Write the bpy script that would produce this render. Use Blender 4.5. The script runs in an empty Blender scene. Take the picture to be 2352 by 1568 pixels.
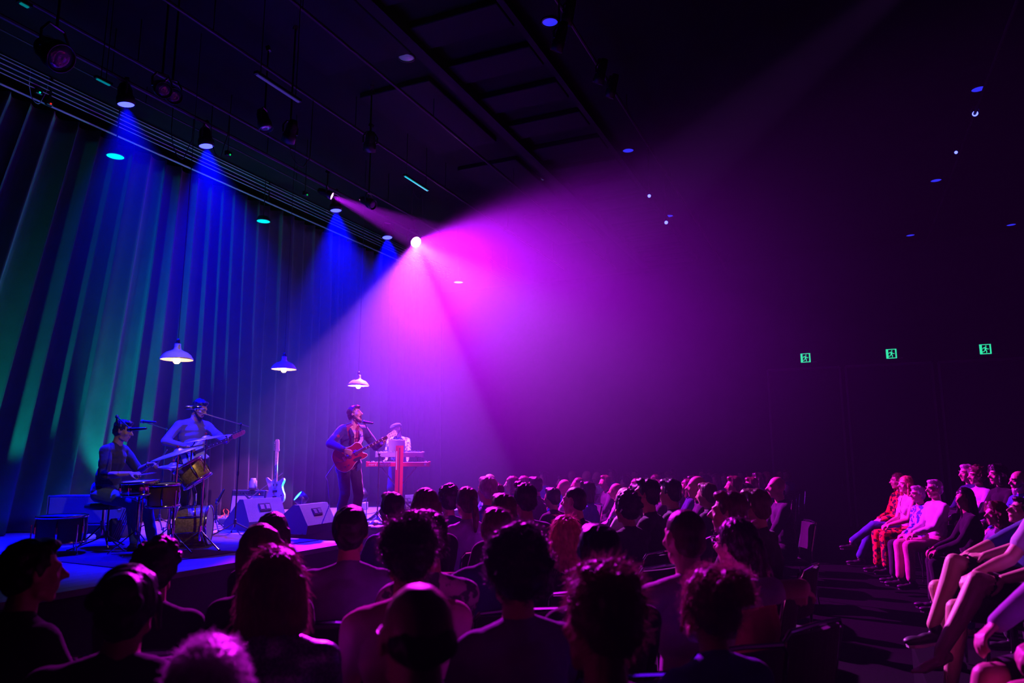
import bpy, bmesh, math, random
import numpy as np
from mathutils import Vector, Matrix, Euler
R = math.radians
PI = math.pi
random.seed(7)
rng = np.random.default_rng(11)
scene = bpy.context.scene
col = scene.collection
V = Vector

# ------------------------------------------------------------------ camera
CAM_H = 1.65
F_PX = 1650.0
YAW = R(24.6)
PITCH = math.atan(268 / 1650)
cam_d = bpy.data.cameras.new('camera')
cam = bpy.data.objects.new('camera', cam_d)
col.objects.link(cam)
cam.location = (0, 0, CAM_H)
cam.rotation_euler = (R(90) + PITCH, 0, YAW - R(90))
cam_d.sensor_width = 36.0
cam_d.lens = 36.0 * F_PX / 2352
cam_d.clip_start = 0.05
cam_d.clip_end = 200
cam_d.dof.use_dof = True
cam_d.dof.focus_distance = 9.5
cam_d.dof.aperture_fstop = 2.2
scene.camera = cam

# ------------------------------------------------------------------ view, world (haze that fills the hall)
scene.view_settings.view_transform = 'Standard'
scene.view_settings.look = 'None'
scene.view_settings.gamma = 1
scene.view_settings.exposure = 0.0
scene.view_settings.use_curve_mapping = False
try:
    scene.cycles.use_denoising = True
    scene.cycles.use_adaptive_sampling = True
    scene.cycles.adaptive_threshold = 0.05
    scene.cycles.adaptive_min_samples = 16
    scene.cycles.denoiser = 'OPENIMAGEDENOISE'
    scene.cycles.max_bounces = 3
    scene.cycles.diffuse_bounces = 2
    scene.cycles.glossy_bounces = 2
    scene.cycles.transmission_bounces = 3
    scene.cycles.volume_bounces = 0
    scene.cycles.time_limit = 1200
    scene.cycles.sample_clamp_indirect = 2.0
    scene.cycles.sample_clamp_direct = 0.0
    scene.cycles.caustics_reflective = False
    scene.cycles.caustics_refractive = False
except Exception:
    pass
HAZE = 0.0165
world = bpy.data.worlds.new('world')
scene.world = world
world.use_nodes = True
wn = world.node_tree
wn.nodes.clear()
wo = wn.nodes.new('ShaderNodeOutputWorld')
wb = wn.nodes.new('ShaderNodeBackground')
wb.inputs['Color'].default_value = (0, 0, 0, 1)
wv = wn.nodes.new('ShaderNodeVolumeScatter')
wv.inputs['Color'].default_value = (0.62, 0.85, 1, 1)
wg = wn.nodes.new('ShaderNodeNewGeometry')
wm = wn.nodes.new('ShaderNodeMapping')
wm.vector_type = 'POINT'
HC, HR = (11.6, 5.2, 4.6), (7.2, 5.6, 4.4)      # the fog hangs thickest around the stage lamps
wm.inputs['Location'].default_value = [-c / r for c, r in zip(HC, HR)]
wm.inputs['Scale'].default_value = [1 / r for r in HR]
wn.links.new(wg.outputs['Position'], wm.inputs['Vector'])
wl = wn.nodes.new('ShaderNodeVectorMath'); wl.operation = 'LENGTH'
wn.links.new(wm.outputs[0], wl.inputs[0])
wr = wn.nodes.new('ShaderNodeMapRange'); wr.interpolation_type = 'SMOOTHSTEP'
wr.inputs['From Min'].default_value = 0.25
wr.inputs['From Max'].default_value = 1.25
wr.inputs['To Min'].default_value = HAZE
wr.inputs['To Max'].default_value = HAZE * 0.08
wn.links.new(wl.outputs['Value'], wr.inputs['Value'])
wn.links.new(wr.outputs[0], wv.inputs['Density'])
scene.cycles.volume_step_rate = 4.0
scene.cycles.volume_max_steps = 32
wv.inputs['Anisotropy'].default_value = 0.35
wn.links.new(wb.outputs[0], wo.inputs['Surface'])
wn.links.new(wv.outputs[0], wo.inputs['Volume'])

# ------------------------------------------------------------------ stage lighting
def spot(pos, target, energy, color, angle, blend=0.3, size=0.05):
    l = bpy.data.lights.new('spot_light', 'SPOT')
    l.energy = energy
    l.color = color
    l.spot_size = R(angle)
    l.spot_blend = blend
    l.shadow_soft_size = size
    o = bpy.data.objects.new('spot_light', l)
    col.objects.link(o)
    o.location = pos
    o.rotation_euler = (V(target) - V(pos)).to_track_quat('-Z', 'Y').to_euler()
    return o
def point(pos, energy, color, size=0.03):
    l = bpy.data.lights.new('bulb_light', 'POINT')
    l.energy = energy
    l.color = color
    l.shadow_soft_size = size
    o = bpy.data.objects.new('bulb_light', l)
    col.objects.link(o)
    o.location = pos
    return o
MAG = (0.80, 0.008, 0.98)
MAG_HOT = (0.74, 0.13, 0.98)
BLUE = (0.0, 0.0, 1.0)
TEAL = (0.0, 0.62, 0.50)
S = 0.65                                     # height of the stage
MAGENTA_LAMP = (11.8, 7.5, 5.90)
MAGENTA_SMALL = (9.2, 7.5, 5.97)
BLUE_LAMPS = [((5.71, 8.0, 6.05), (6.3, 7.6, S)), ((6.99, 8.0, 6.02), (7.3, 7.3, S)), ((9.9, 8.0, 6.0), (9.9, 7.4, S)), ((11.51, 8.0, 5.96), (11.0, 7.2, S))]
FLOOR_LAMPS = [((4.9, 9.62, S + .12), (5.8, 10.0, 2.2), TEAL, 380, 46), ((6.7, 9.62, S + .12), (7.6, 10.0, 2.3), TEAL, 420, 46),
               ((9.10, 7.9, 1.08), (7.5, 9.1, 2.7), TEAL, 300, 60), ((10.35, 7.62, 1.10), (11.2, 10.1, 3.6), TEAL, 110, 80),
               ((13.6, 9.45, S + .12), (13.2, 10.2, 3.8), TEAL, 60, 80), ((6.4, 9.55, S + .12), (9.0, 9.9, 6.7), TEAL, 200, 40),  # the steep one here is added to tint the curtain rails
               ((9.4, 9.45, S + .12), (8.9, 10.1, 2.2), (0.35, 0.02, 0.8), 28, 80)]
FRONT_LAMPS = [((6.5, -1.58, 6.3), (9.3, 6.9, 1.8), (0.80, 0.16, 1.0), 6000, 13),
               ((3.2, 0.6, 6.6), (6.6, 7.4, 1.4), (1.0, 0.66, 0.34), 560, 17)]
spot(MAGENTA_LAMP, (10.84, 7.5, 2.44), 9500, MAG_HOT, 60, 0.12, 0.06)
spot(MAGENTA_LAMP, (7.8, 0.9, -0.6), 17000, MAG, 66, 0.14, 0.06)
spot(MAGENTA_LAMP, (7.4, 2.1, 2.0), 3600, (0.6, 0.46, 0.9), 20, 1.0, 0.06)  # added pale spot that whitens the core of the magenta beam
spot(MAGENTA_SMALL, (11.05, 4.07, 4.25), 8000, MAG, 22, 0.4, 0.04)
for p, t in BLUE_LAMPS:
    spot(p, t, 13000, BLUE, 62, 0.9, 0.06)
for p, t, c, e, a in FLOOR_LAMPS:
    spot(p, t, e, c, a, 0.6, 0.05)
for p, t, c, e, a in FRONT_LAMPS:
    spot(p, t, e, c, a, 0.3, 0.05)

# ------------------------------------------------------------------ pixel of the 2352 x 1568 photograph -> place in the hall
fw = np.array([math.cos(YAW) * math.cos(PITCH), math.sin(YAW) * math.cos(PITCH), math.sin(PITCH)])
rt = np.array([math.sin(YAW), -math.cos(YAW), 0.0])
up = np.cross(rt, fw)
C0 = np.array([0, 0, CAM_H])
def ray(x, y): return fw * F_PX + rt * (x - 1176) - up * (y - 784)
def at_z(x, y, z): d = ray(x, y); return V(C0 + d * ((z - CAM_H) / d[2]))
def at_y(x, y, Y): d = ray(x, y); return V(C0 + d * (Y / d[1]))
def at_x(x, y, X): d = ray(x, y); return V(C0 + d * (X / d[0]))
def at_d(x, y, D): d = ray(x, y); return V(C0 + d * (D / F_PX))

# ------------------------------------------------------------------ materials
_mats = {}
def mat(name, color, rough=0.6, metal=0.0, var=0.0, vscale=6.0, bump=0.0, bscale=40.0, sheen=0.0, emit=None, strength=0.0, spec=0.5, coat=0.0, trans=0.0, two=None, stretch=None):
    if name in _mats: return _mats[name]
    m = bpy.data.materials.new(name)
    m.use_nodes = True
    nt = m.node_tree
    b = nt.nodes['Principled BSDF']
    b.inputs['Base Color'].default_value = (*color, 1)
    b.inputs['Roughness'].default_value = rough
    b.inputs['Metallic'].default_value = metal
    b.inputs['Specular IOR Level'].default_value = spec
    b.inputs['Sheen Weight'].default_value = sheen
    b.inputs['Coat Weight'].default_value = coat
    b.inputs['Transmission Weight'].default_value = trans
    if emit:
        b.inputs['Emission Color'].default_value = (*emit, 1)
        b.inputs['Emission Strength'].default_value = strength
        m.cycles.emission_sampling = 'NONE'
    tc = nt.nodes.new('ShaderNodeTexCoord')
    mp = nt.nodes.new('ShaderNodeMapping')
    nt.links.new(tc.outputs['Object'], mp.inputs['Vector'])
    if stretch: mp.inputs['Scale'].default_value = stretch
    if var or two:
        n = nt.nodes.new('ShaderNodeTexNoise')
        n.inputs['Scale'].default_value = vscale
        n.inputs['Detail'].default_value = 4
        nt.links.new(mp.outputs[0], n.inputs['Vector'])
        r = nt.nodes.new('ShaderNodeValToRGB')
        if two:
            r.color_ramp.elements[0].position = 0.47
            r.color_ramp.elements[1].position = 0.53
            r.color_ramp.elements[0].color = (*color, 1)
            r.color_ramp.elements[1].color = (*two, 1)
        else:
            r.color_ramp.elements[0].position = 0.3
            r.color_ramp.elements[1].position = 0.7
            r.color_ramp.elements[0].color = (*[c * (1 - var) for c in color], 1)
            r.color_ramp.elements[1].color = (*[min(1, c * (1 + var)) for c in color], 1)
        nt.links.new(n.outputs['Fac'], r.inputs['Fac'])
        nt.links.new(r.outputs['Color'], b.inputs['Base Color'])
    if bump:
        n2 = nt.nodes.new('ShaderNodeTexNoise')
        n2.inputs['Scale'].default_value = bscale
        n2.inputs['Detail'].default_value = 3
        nt.links.new(mp.outputs[0], n2.inputs['Vector'])
        bp = nt.nodes.new('ShaderNodeBump')
        bp.inputs['Strength'].default_value = bump
        bp.inputs['Distance'].default_value = 0.01
        nt.links.new(n2.outputs['Fac'], bp.inputs['Height'])
        nt.links.new(bp.outputs[0], b.inputs['Normal'])
    _mats[name] = m
    return m

# ------------------------------------------------------------------ mesh helpers
def link(name, me, m=None, parent=None, smooth=False):
    o = bpy.data.objects.new(name, me)
    col.objects.link(o)
    if m is not None: me.materials.append(m)
    if parent is not None: o.parent = parent
    if smooth and len(me.polygons):
        me.polygons.foreach_set('use_smooth', [True] * len(me.polygons))
    return o
def frame(d):
    d = np.asarray(d, float)
    d = d / (np.linalg.norm(d) + 1e-12)
    a = np.array([0, 0, 1.0]) if abs(d[2]) < 0.9 else np.array([1.0, 0, 0])
    u = np.cross(a, d); u /= np.linalg.norm(u)
    return u, np.cross(d, u), d
class MB:
    def __init__(s): s.v = []; s.f = []; s.n = 0
    def add(s, vs, fs):
        vs = [tuple(map(float, q)) for q in vs]
        s.f += [tuple(i + s.n for i in f) for f in fs]
        s.v += vs; s.n += len(vs)
        return s
    def box(s, c, d, rot=None, bevel=0.0):
        hx, hy, hz = d[0] / 2, d[1] / 2, d[2] / 2
        if bevel:
            b = min(bevel, hx * .9, hy * .9, hz * .9)
            vs = []
            for z, i in ((-hz, b), (-hz + b, 0), (hz - b, 0), (hz, b)):
                X, Y = hx - i, hy - i
                k = b if i == 0 else b * .4
                vs += [(X, Y - k, z), (X - k, Y, z), (-X + k, Y, z), (-X, Y - k, z), (-X, -Y + k, z), (-X + k, -Y, z), (X - k, -Y, z), (X, -Y + k, z)]
            fs = [tuple(reversed(range(8))), tuple(range(24, 32))]
            for r in range(3):
                for k in range(8):
                    fs.append((r * 8 + k, r * 8 + (k + 1) % 8, r * 8 + 8 + (k + 1) % 8, r * 8 + 8 + k))
        else:
            vs = [(x * hx, y * hy, z * hz) for z in (-1, 1) for y in (-1, 1) for x in (-1, 1)]
            fs = [(0, 2, 3, 1), (4, 5, 7, 6), (0, 1, 5, 4), (2, 6, 7, 3), (0, 4, 6, 2), (1, 3, 7, 5)]
        M = (rot if rot is not None else Matrix.Identity(3))
        c = V(c)
        return s.add([tuple(M @ V(q) + c) for q in vs], fs)
    def tube(s, pts, r, n=8, cap=True):
        P = [np.asarray(p, float) for p in pts]
        rr = r if isinstance(r, (list, tuple)) else [r] * len(P)
        u, w, d = frame(P[1] - P[0])
        vs = []; fs = []
        for i, p in enumerate(P):
            d2 = (P[min(i + 1, len(P) - 1)] - P[max(i - 1, 0)])
            d2 = d2 / (np.linalg.norm(d2) + 1e-12)
            u = u - d2 * (u @ d2); u /= (np.linalg.norm(u) + 1e-12)
            w = np.cross(d2, u)
            for k in range(n):
                a = 2 * PI * k / n
                vs.append(p + (u * math.cos(a) + w * math.sin(a)) * rr[i])
        for i in range(len(P) - 1):
            for k in range(n):
                a, b = i * n + k, i * n + (k + 1) % n
                fs.append((a, b, b + n, a + n))
        if cap:
            fs.append(tuple(reversed(range(n)))); fs.append(tuple(range((len(P) - 1) * n, len(P) * n)))
        return s.add(vs, fs)
    def cyl(s, a, b, r, r2=None, n=16): return s.tube([a, b], [r, r if r2 is None else r2], n)
    def lathe(s, prof, c=(0, 0, 0), n=24, axis=None, close=False):
        M = V((0, 0, 1)).rotation_difference(V(axis)).to_matrix() if axis is not None else Matrix.Identity(3)
        vs = []; fs = []
        for (r, z) in prof:
            for k in range(n):
                a = 2 * PI * k / n
                vs.append(tuple(M @ V((r * math.cos(a), r * math.sin(a), z)) + V(c)))
        m = len(prof)
        for i in range(m - 1 + (1 if close else 0)):
            for k in range(n):
                j = (i + 1) % m
                fs.append((i * n + k, i * n + (k + 1) % n, j * n + (k + 1) % n, j * n + k))
        return s.add(vs, fs)
    def sphere(s, c, r, n=12, M=None):
        r = (r, r, r) if isinstance(r, (int, float)) else r
        m = max(4, n // 2)
        vs = [(0, 0, -1)]
        for i in range(1, m):
            t = -PI / 2 + PI * i / m
            for k in range(n): vs.append((math.cos(t) * math.cos(2 * PI * k / n), math.cos(t) * math.sin(2 * PI * k / n), math.sin(t)))
        vs.append((0, 0, 1))
        fs = [(0, 1 + (k + 1) % n, 1 + k) for k in range(n)]
        for i in range(m - 2):
            for k in range(n): fs.append((1 + i * n + k, 1 + i * n + (k + 1) % n, 1 + (i + 1) * n + (k + 1) % n, 1 + (i + 1) * n + k))
        L = len(vs) - 1
        fs += [(L, 1 + (m - 2) * n + k, 1 + (m - 2) * n + (k + 1) % n) for k in range(n)]
        A = np.array(vs) * np.array(r)
        if M is not None: A = A @ np.array(M).T
        return s.add(A + np.asarray(c, float), fs)
    def prism(s, poly, h0, h1, O=(0, 0, 0), U=(1, 0, 0), W=(0, 1, 0)):
        O = np.asarray(O, float); U = np.asarray(U, float); W = np.asarray(W, float); N = np.cross(U, W)
        n = len(poly)
        vs = [O + U * x + W * y + N * h0 for x, y in poly] + [O + U * x + W * y + N * h1 for x, y in poly]
        fs = [tuple(reversed(range(n))), tuple(range(n, 2 * n))] + [(k, (k + 1) % n, n + (k + 1) % n, n + k) for k in range(n)]
        return s.add(vs, fs)
    def mesh(s, name='mesh'):
        me = bpy.data.meshes.new(name); me.from_pydata(s.v, [], s.f); me.update(); return me
    def build(s, name, m, parent=None, smooth=False):
        me = s.mesh(name)
        if smooth:
            me.polygons.foreach_set('use_smooth', [len(p.vertices) <= 4 for p in me.polygons])
        return link(name, me, m, parent)
def empty(name, label, cat, loc=(0, 0, 0), rz=0, group=None, rot=None):
    o = bpy.data.objects.new(name, None)
    col.objects.link(o)
    o.location = loc
    o.rotation_euler = rot if rot is not None else (0, 0, rz)
    o.empty_display_size = 0.1
    tag(o, label, cat, group)
    return o
def tag(o, label, cat, group=None, kind=None):
    if label: o['label'] = label
    if cat: o['category'] = cat
    if group: o['group'] = group
    if kind: o['kind'] = kind
    return o
def struct(o, label=None):
    o['kind'] = 'structure'
    if label: o['label'] = label
    return o
def copy_tree(o, parent=None):
    c = o.copy(); col.objects.link(c); c.parent = parent
    for ch in list(o.children): copy_tree(ch, c)
    return c
def axes(M3, t):  # 4x4 from columns
    m = Matrix.Identity(4)
    for i in range(3):
        for j in range(3): m[i][j] = M3[j][i]
        m[i][3] = t[i]
    return m

# ================================================================== THE HALL
M_BLACK = mat('black_paint', (0.018, 0.017, 0.02), 0.75, var=0.2)
M_WALL = mat('dark_wall', (0.014, 0.013, 0.016), 0.9, spec=.15, var=0.25, vscale=2)
M_CEIL = mat('dark_ceiling', (0.007, 0.007, 0.008), 0.9, spec=.15, var=0.25, vscale=2)
M_FLOOR = mat('dark_carpet', (0.002, 0.002, 0.0025), 0.95, spec=.05, var=0.4, vscale=30)
M_STAGE = mat('stage_deck', (0.20, 0.19, 0.21), 0.42, var=0.3, vscale=3, bump=0.1, bscale=30, stretch=(1, 6, 1))
M_TRIM = mat('trim_grey', (0.10, 0.09, 0.11), 0.6)
M_METAL = mat('black_metal', (0.03, 0.03, 0.035), 0.4, 0.6)
M_CHROME = mat('chrome', (0.75, 0.75, 0.8), 0.12, 1.0)
M_STEEL = mat('pipe_steel', (0.22, 0.22, 0.25), 0.35, 0.9)
M_BAR = mat('bar_black', (0.03, 0.03, 0.034), 0.55, 0.3)
M_RAIL = mat('rail_pale', (0.5, 0.5, 0.52), 0.4, 0.3)
M_RUBBER = mat('rubber', (0.012, 0.012, 0.014), 0.7)
M_WHITE = mat('white_plastic', (0.7, 0.7, 0.72), 0.4)
M_CABLE = mat('cable', (0.02, 0.02, 0.022), 0.55)

X0, X1, Y0, Y1, ZC = -7.0, 20.0, -9.0, 11.6, 7.0
def slab(name, a, b, m, label=None):
    c = [(a[i] + b[i]) / 2 for i in range(3)]
    d = [abs(b[i] - a[i]) for i in range(3)]
    return struct(MB().box(c, d).build(name, m), label)
slab('floor', (X0, Y0, -.2), (X1, Y1, 0), M_FLOOR)
slab('ceiling', (X0, Y0, ZC), (X1, Y1, ZC + .2), M_CEIL)
slab('wall_far', (X1, Y0, 0), (X1 + .2, Y1, ZC), M_WALL)
slab('wall_near', (X0 - .2, Y0, 0), (X0, Y1, ZC), M_WALL)
slab('wall_stage', (X0, Y1, 0), (X1, Y1 + .2, ZC), M_WALL)
slab('wall_house', (X0, Y0 - .2, 0), (X1, Y0, ZC), M_WALL)

# operable wall panels under the exit signs
for i, (ya, yb) in enumerate([(1.70, -.02), (-.16, -2.05), (-2.20, -4.1), (-4.25, -6.2)]):
    d = struct(MB().box((X1 - .04, (ya + yb) / 2, 1.95), (.08, ya - yb, 3.9)).build('door_%d' % (i + 1), mat('door_panel', (0.018, 0.016, 0.02), 0.8)))
    f = MB()
    for y in (ya, yb): f.box((X1 - .10, y, 1.95), (.08, .05, 3.96))
    f.box((X1 - .10, (ya + yb) / 2, 3.93), (.08, ya - yb, .06))
    f.build('door_frame', M_TRIM, d)
    MB().box((X1 - .11, yb + .12, 1.05), (.05, .03, .18), bevel=.01).build('door_handle', M_STEEL, d)
# acoustic coffer in the ceiling
m = MB(); m.box((9, 4.66, ZC - .09), (20, .16, .18)); struct(m.build('trim_1', mat('beam', (0.011, 0.011, 0.013), 0.85, spec=.2)))
m = MB(); m.box((9, 3.28, ZC - .06), (20, .08, .12)); struct(m.build('trim_2', mat('beam', (0.011, 0.011, 0.013), 0.85, spec=.2)))
for k in range(15):
    x = 5.2 + k * .98
    struct(MB().box((x, 3.97, ZC - .045), (.5, 1.22, .09), bevel=.01).build('trim_%d' % (k + 3), mat('beam', (0.011, 0.011, 0.013), 0.85, spec=.2)))
for k, (x, y, w, d) in enumerate([(6.2, 5.55, 2.4, 1.4), (9.2, 5.6, 2.2, 1.2), (12.2, 5.6, 2.2, 1.2), (15.2, 5.6, 2.2, 1.2)]):
    struct(MB().box((x, y, ZC - .04), (w, d, .08), bevel=.01).build('trim_%d' % (k + 20), mat('beam', (0.011, 0.011, 0.013), 0.85, spec=.2)))

# stage
sp = [(1.5, 5.46), (7.35, 5.46), (7.35, 6.97), (19.9, 6.97), (19.9, 11.5), (1.5, 11.5)]
st = empty('stage', 'low black stage with a pale scuffed deck, stepping back halfway along', 'stage', (1.5, 5.46, 0))
o = MB().prism([(x - 1.5, y - 5.46) for x, y in sp], S - .05, S).build('stage_deck', M_STAGE, st)
o = MB().prism([(x - 1.5 + (.02 if x < 3 else -.02 if x > 7.3 else 0) , y - 5.46 + (.02 if y < 7 else 0)) for x, y in sp], 0.0, S - .05).build('stage_skirt', M_BLACK, st)

# curtain with folds, its hem drifting towards the near side
def curtain():
    xs = []; x = 2.0; Y = 10.2
    rnd = random.Random(3)
    fold = []
    while x < 17.2:
        w = rnd.uniform(.17, .42) * (1.0 if x < 9 else .9); fold.append((x, w, rnd.uniform(.6, 1.25))); x += w
    px = []; py = []
    for (a, w, h) in fold:
        for k in range(10):
            t = k / 10
            px.append(a + w * t + .035 * math.sin(2 * PI * t))
            py.append(.16 * h * math.cos(2 * PI * t))
    px = np.array(px); py = np.array(py)
    nz = 26
    vs = []; fs = []
    n = len(px)
    for j in range(nz):
        z = S + .015 + (6.62 - S) * j / (nz - 1)
        q = 1 - j / (nz - 1)
        lean = .24 * np.clip((9.2 - px) / 4.0, 0, 1) * (6.62 - z)
        amp = .55 + .55 * q
        yy = Y + py * amp + .03 * np.sin(px * 1.7 + z * .6) * q
        for i in range(n): vs.append((px[i] - lean[i], yy[i], z))
    for j in range(nz - 1):
        for i in range(n - 1):
            a = j * n + i
            fs.append((a, a + 1, a + n + 1, a + n))
    cur = MB().add(vs, fs).build('stage_curtain', mat('curtain_velvet', (0.06, 0.06, 0.07), 0.85, var=0.15, vscale=3, bump=.15, bscale=180, sheen=0.3), smooth=True)
    mo = cur.modifiers.new('thickness', 'SOLIDIFY'); mo.thickness = .012
    tag(cur, 'tall dark velvet stage curtain hanging in deep vertical folds behind the band', 'curtain')
curtain()
# curtain track: a bundle of parallel rails with lamp cables
tr = empty('curtain_track', 'bundle of long thin teal-lit rails along the top of the curtain', 'curtain track', (2.0, 10.0, 6.7))
for i, (dy, dz, r) in enumerate([(-.05, -.10, .016), (-.10, .03, .008), (-.10, .09, .008), (-.12, .15, .008), (-.14, .21, .008), (-.10, .28, .006)]):
    MB().tube([(0, dy, dz), (7.5, dy, dz - .01), (15.3, dy, dz)], r, 6).build('rail', M_RAIL, tr)
for x in (3.9, 8.2, 12.0):
    MB().box((x, -.10, .16), (.03, .03, .48)).build('hanger', M_METAL, tr)

# exit signs
M_GREEN = mat('exit_green', (0.0, 0.35, 0.2), 0.4, emit=(0.02, 0.62, 0.30), strength=1.3)
M_SIGNDARK = mat('sign_dark', (0.004, 0.02, 0.015), 0.5)
man = [  # running person in the doorway, unit box
    [(.50, .84), (.56, .86), (.61, .83), (.62, .77), (.57, .73), (.51, .75), (.49, .79)],
    [(.34, .68), (.52, .71), (.60, .62), (.70, .52), (.78, .55), (.80, .50), (.69, .44), (.60, .53), (.55, .40), (.63, .30), (.60, .12), (.53, .12), (.55, .27), (.45, .36), (.38, .22), (.20, .19), (.19, .26), (.33, .28), (.42, .42), (.43, .58), (.37, .62), (.29, .50), (.22, .53)]]
for i, (y, z, lab) in enumerate([(.76, 4.21, 'green exit sign with running figure over the farthest-left wall panel'), (-1.21, 4.20, 'green exit sign with running figure, middle of the three'), (-3.18, 4.19, 'green exit sign with running figure nearest the right edge')]):
    ex = empty('exit_sign', lab, 'exit sign', (X1 - .07, y, z), 0, 'exit signs on the far wall')
    MB().box((.02, 0, 0), (.1, .25, .25), bevel=.008).build('sign_housing', M_BLACK, ex)
    MB().box((-.035, 0, 0), (.012, .235, .235)).build('sign_face', M_GREEN, ex, )
    # camera side faces -X ; width runs along -Y (left to right seen from the hall)
    MB().prism([(.22, .08), (.86, .08), (.86, .92), (.22, .92)], 0, .003, (-.045, .1175, -.1175), (0, -.235, 0), (0, 0, .235)).build('doorway_symbol', M_SIGNDARK, ex)
    g = MB()
    for poly in man: g.prism([(1 - x if False else x, yv) for x, yv in poly], .004 / .055, .006 / .055, (-.045, .1175, -.1175), (0, -.235, 0), (0, 0, .235))
    g.build('running_figure', M_GREEN, ex)
    MB().box((.02, -.20, -.11), (.02, .10, .006)).build('indicator', M_WHITE, ex)

# ================================================================== THE LIGHTING RIG
def pipe(name, a, b, r, label, m=M_BAR):
    root = empty(name, label, 'lighting bar', a)
    d = V(b) - V(a)
    MB().tube([(0, 0, 0), tuple(d / 2), tuple(d)], r, 8).build('bar', m, root)
    n = max(2, int(d.length / 3))
    for k in range(n + 1):
        q = d * ((k + .3) / (n + .6)); MB().cyl(tuple(q), (q.x, q.y, ZC - a[2] - .002), .006, n=6).build('drop_wire', M_METAL, root)
    return root
pipe('lighting_bar', (2, 8.0, 6.38), (17, 8.0, 6.38), .028, 'long lighting bar carrying the four blue stage lamps')
pipe('lighting_bar', (2, 7.54, 6.42), (17, 7.54, 6.42), .022, 'lighting bar carrying the two magenta lamps')
pipe('lighting_bar', (2, 6.3, 6.5), (17, 6.3, 6.5), .022, 'empty lighting bar in front of the magenta lamps')
pipe('lighting_bar', (2, 5.2, 6.62), (18, 5.2, 6.62), .022, 'lighting bar nearest the ribbed ceiling coffer')
pipe('lighting_bar', (3, 2.6, 6.72), (19.5, 2.6, 6.72), .022, 'lighting bar over the middle of the audience')
pipe('lighting_bar', (3, -2.1, 6.72), (19.5, -2.1, 6.72), .022, 'lighting bar over the right hand seats')
pipe('cable_line', (2.5, 8.9, 6.75), (14, 8.9, 6.72), .012, 'thin cable line between the curtain track and the blue lamps', M_CABLE)

def lens_mat(c, s): return mat('lens_%.2f_%.2f_%.2f_%.0f' % (*c, s), tuple(x * .4 for x in c), 0.2, emit=c, strength=s)
M_LENS_OFF = mat('lens_glass', (0.08, 0.08, 0.16), 0.08, spec=.8, coat=.6)
def fixture(pos, target, label, lens, r=.11, L=.28, group=None, name='stage_lamp', hang=None, back=.035):
    """a can with yoke and clamp; pos is where the light leaves it"""
    d = (V(target) - V(pos)).normalized()
    root = empty(name, label, 'stage light', V(pos) - d * back, group=group, rot=d.to_track_quat('Z', 'Y').to_euler())
    b = MB().lathe([(0, -L), (r * .55, -L), (r * .75, -L * .8), (r * .8, -L * .45), (r, -L * .3), (r, .015), (r * .92, .015), (r * .9, -.01), (0, -.01)], n=20)
    for k in range(4): b.lathe([(r * .86, -L * (.5 + .08 * k)), (r * .86, -L * (.52 + .08 * k))], n=20)
    b.build('lamp_body', M_METAL, root, True)
    MB().lathe([(0, .004), (r * .45, .006), (r * .88, 0), (r * .88, -.008), (0, -.008)], n=20).build('lens', lens, root, True)
    inv = root.rotation_euler.to_matrix().transposed()
    hz = (hang if hang is not None else 6.4) - root.location.z
    hz += L * .35 * d.z
    u = inv @ V((0, 0, 1))
    side = V((0, 0, 1)).cross(u)
    if side.length < .2: side = V((1, 0, 0))
    side.normalize()
    c = V((0, 0, -L * .35))
    y = MB()
    pts = [c + side * (r * 1.05), c + side * (r * 1.12) + u * (r * 1.1), c + side * (r * .6) + u * (r * 1.9), c - side * (r * .6) + u * (r * 1.9), c - side * (r * 1.12) + u * (r * 1.1), c - side * (r * 1.05)]
    y.tube([tuple(p) for p in pts], .012, 6)
    y.build('yoke', M_STEEL, root)
    k = MB(); k.tube([tuple(c + u * (r * 1.9)), tuple(c + u * max(hz + .03, r * 2.2))], .012, 6); k.box(tuple(c + u * max(hz, r * 2.1)), (.05, .05, .07)); k.build('clamp', M_METAL, root)
    return root
for (p, t), lab in zip(BLUE_LAMPS, ['blue stage lamp closest to the left edge, over the drummer', 'blue stage lamp second along the bar, over the drum kit', 'blue stage lamp beside the small magenta lamp', 'blue stage lamp just left of the bright magenta lamp']):
    fixture(p, t, lab, lens_mat((0.05, 0.06, 1.0), 5), .11, .26, 'blue lamps over the stage')
fixture(MAGENTA_LAMP, (9.2, 3.0, 2.6), 'glaring magenta lamp throwing the wide beam over the crowd', lens_mat((1.0, 0.35, 1.0), 60), .12, .3)
fixture(MAGENTA_SMALL, (11.05, 4.07, 4.25), 'small magenta lamp with a narrow sideways beam', lens_mat((1.0, 0.2, 1.0), 30), .07, .24)
LD = lens_mat((0.03, 0.03, 1.0), .9)
LP = lens_mat((0.12, 0.10, 0.40), .22)
def at_bar(x, y, Y): return at_y(x, y, Y)
for px, py, tg, lens, r, lab in [
    (145, 137, (4.2, 3.0, 3), M_LENS_OFF, .13, 'unlit stage lamp with a dim ringed lens near the top left corner'),
    (378, 208, (3.4, 2.0, 2.6), M_LENS_OFF, .09, 'unlit twin lamp head, the one farther left, on the second bar'),
    (402, 222, (3.6, 2.0, 2.6), M_LENS_OFF, .09, 'unlit twin lamp head beside its left twin'),
    (860, 472, (9, 2, 3), M_LENS_OFF, .08, 'unlit lamp head inside the narrow magenta beam'),
    (612, 300, (7, 5, 1), M_LENS_OFF, .09, 'dark unlit stage lamp between the second and third blue lamps'),
    (848, 350, (11, 8.6, 1), M_LENS_OFF, .09, 'dark unlit stage lamp with a teal glint above the cyan strip'),
    (660, 330, (8, 9, 1), M_LENS_OFF, .08, 'dark unlit stage lamp on the front bar, above the small magenta lamp')]:
    p = at_bar(px, py, 6.45 if px not in (145, 660, 848) else 5.9)
    fixture(p, tg, lab, lens, r, .26, 'unlit lamps on the bars', hang=6.92)
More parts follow.
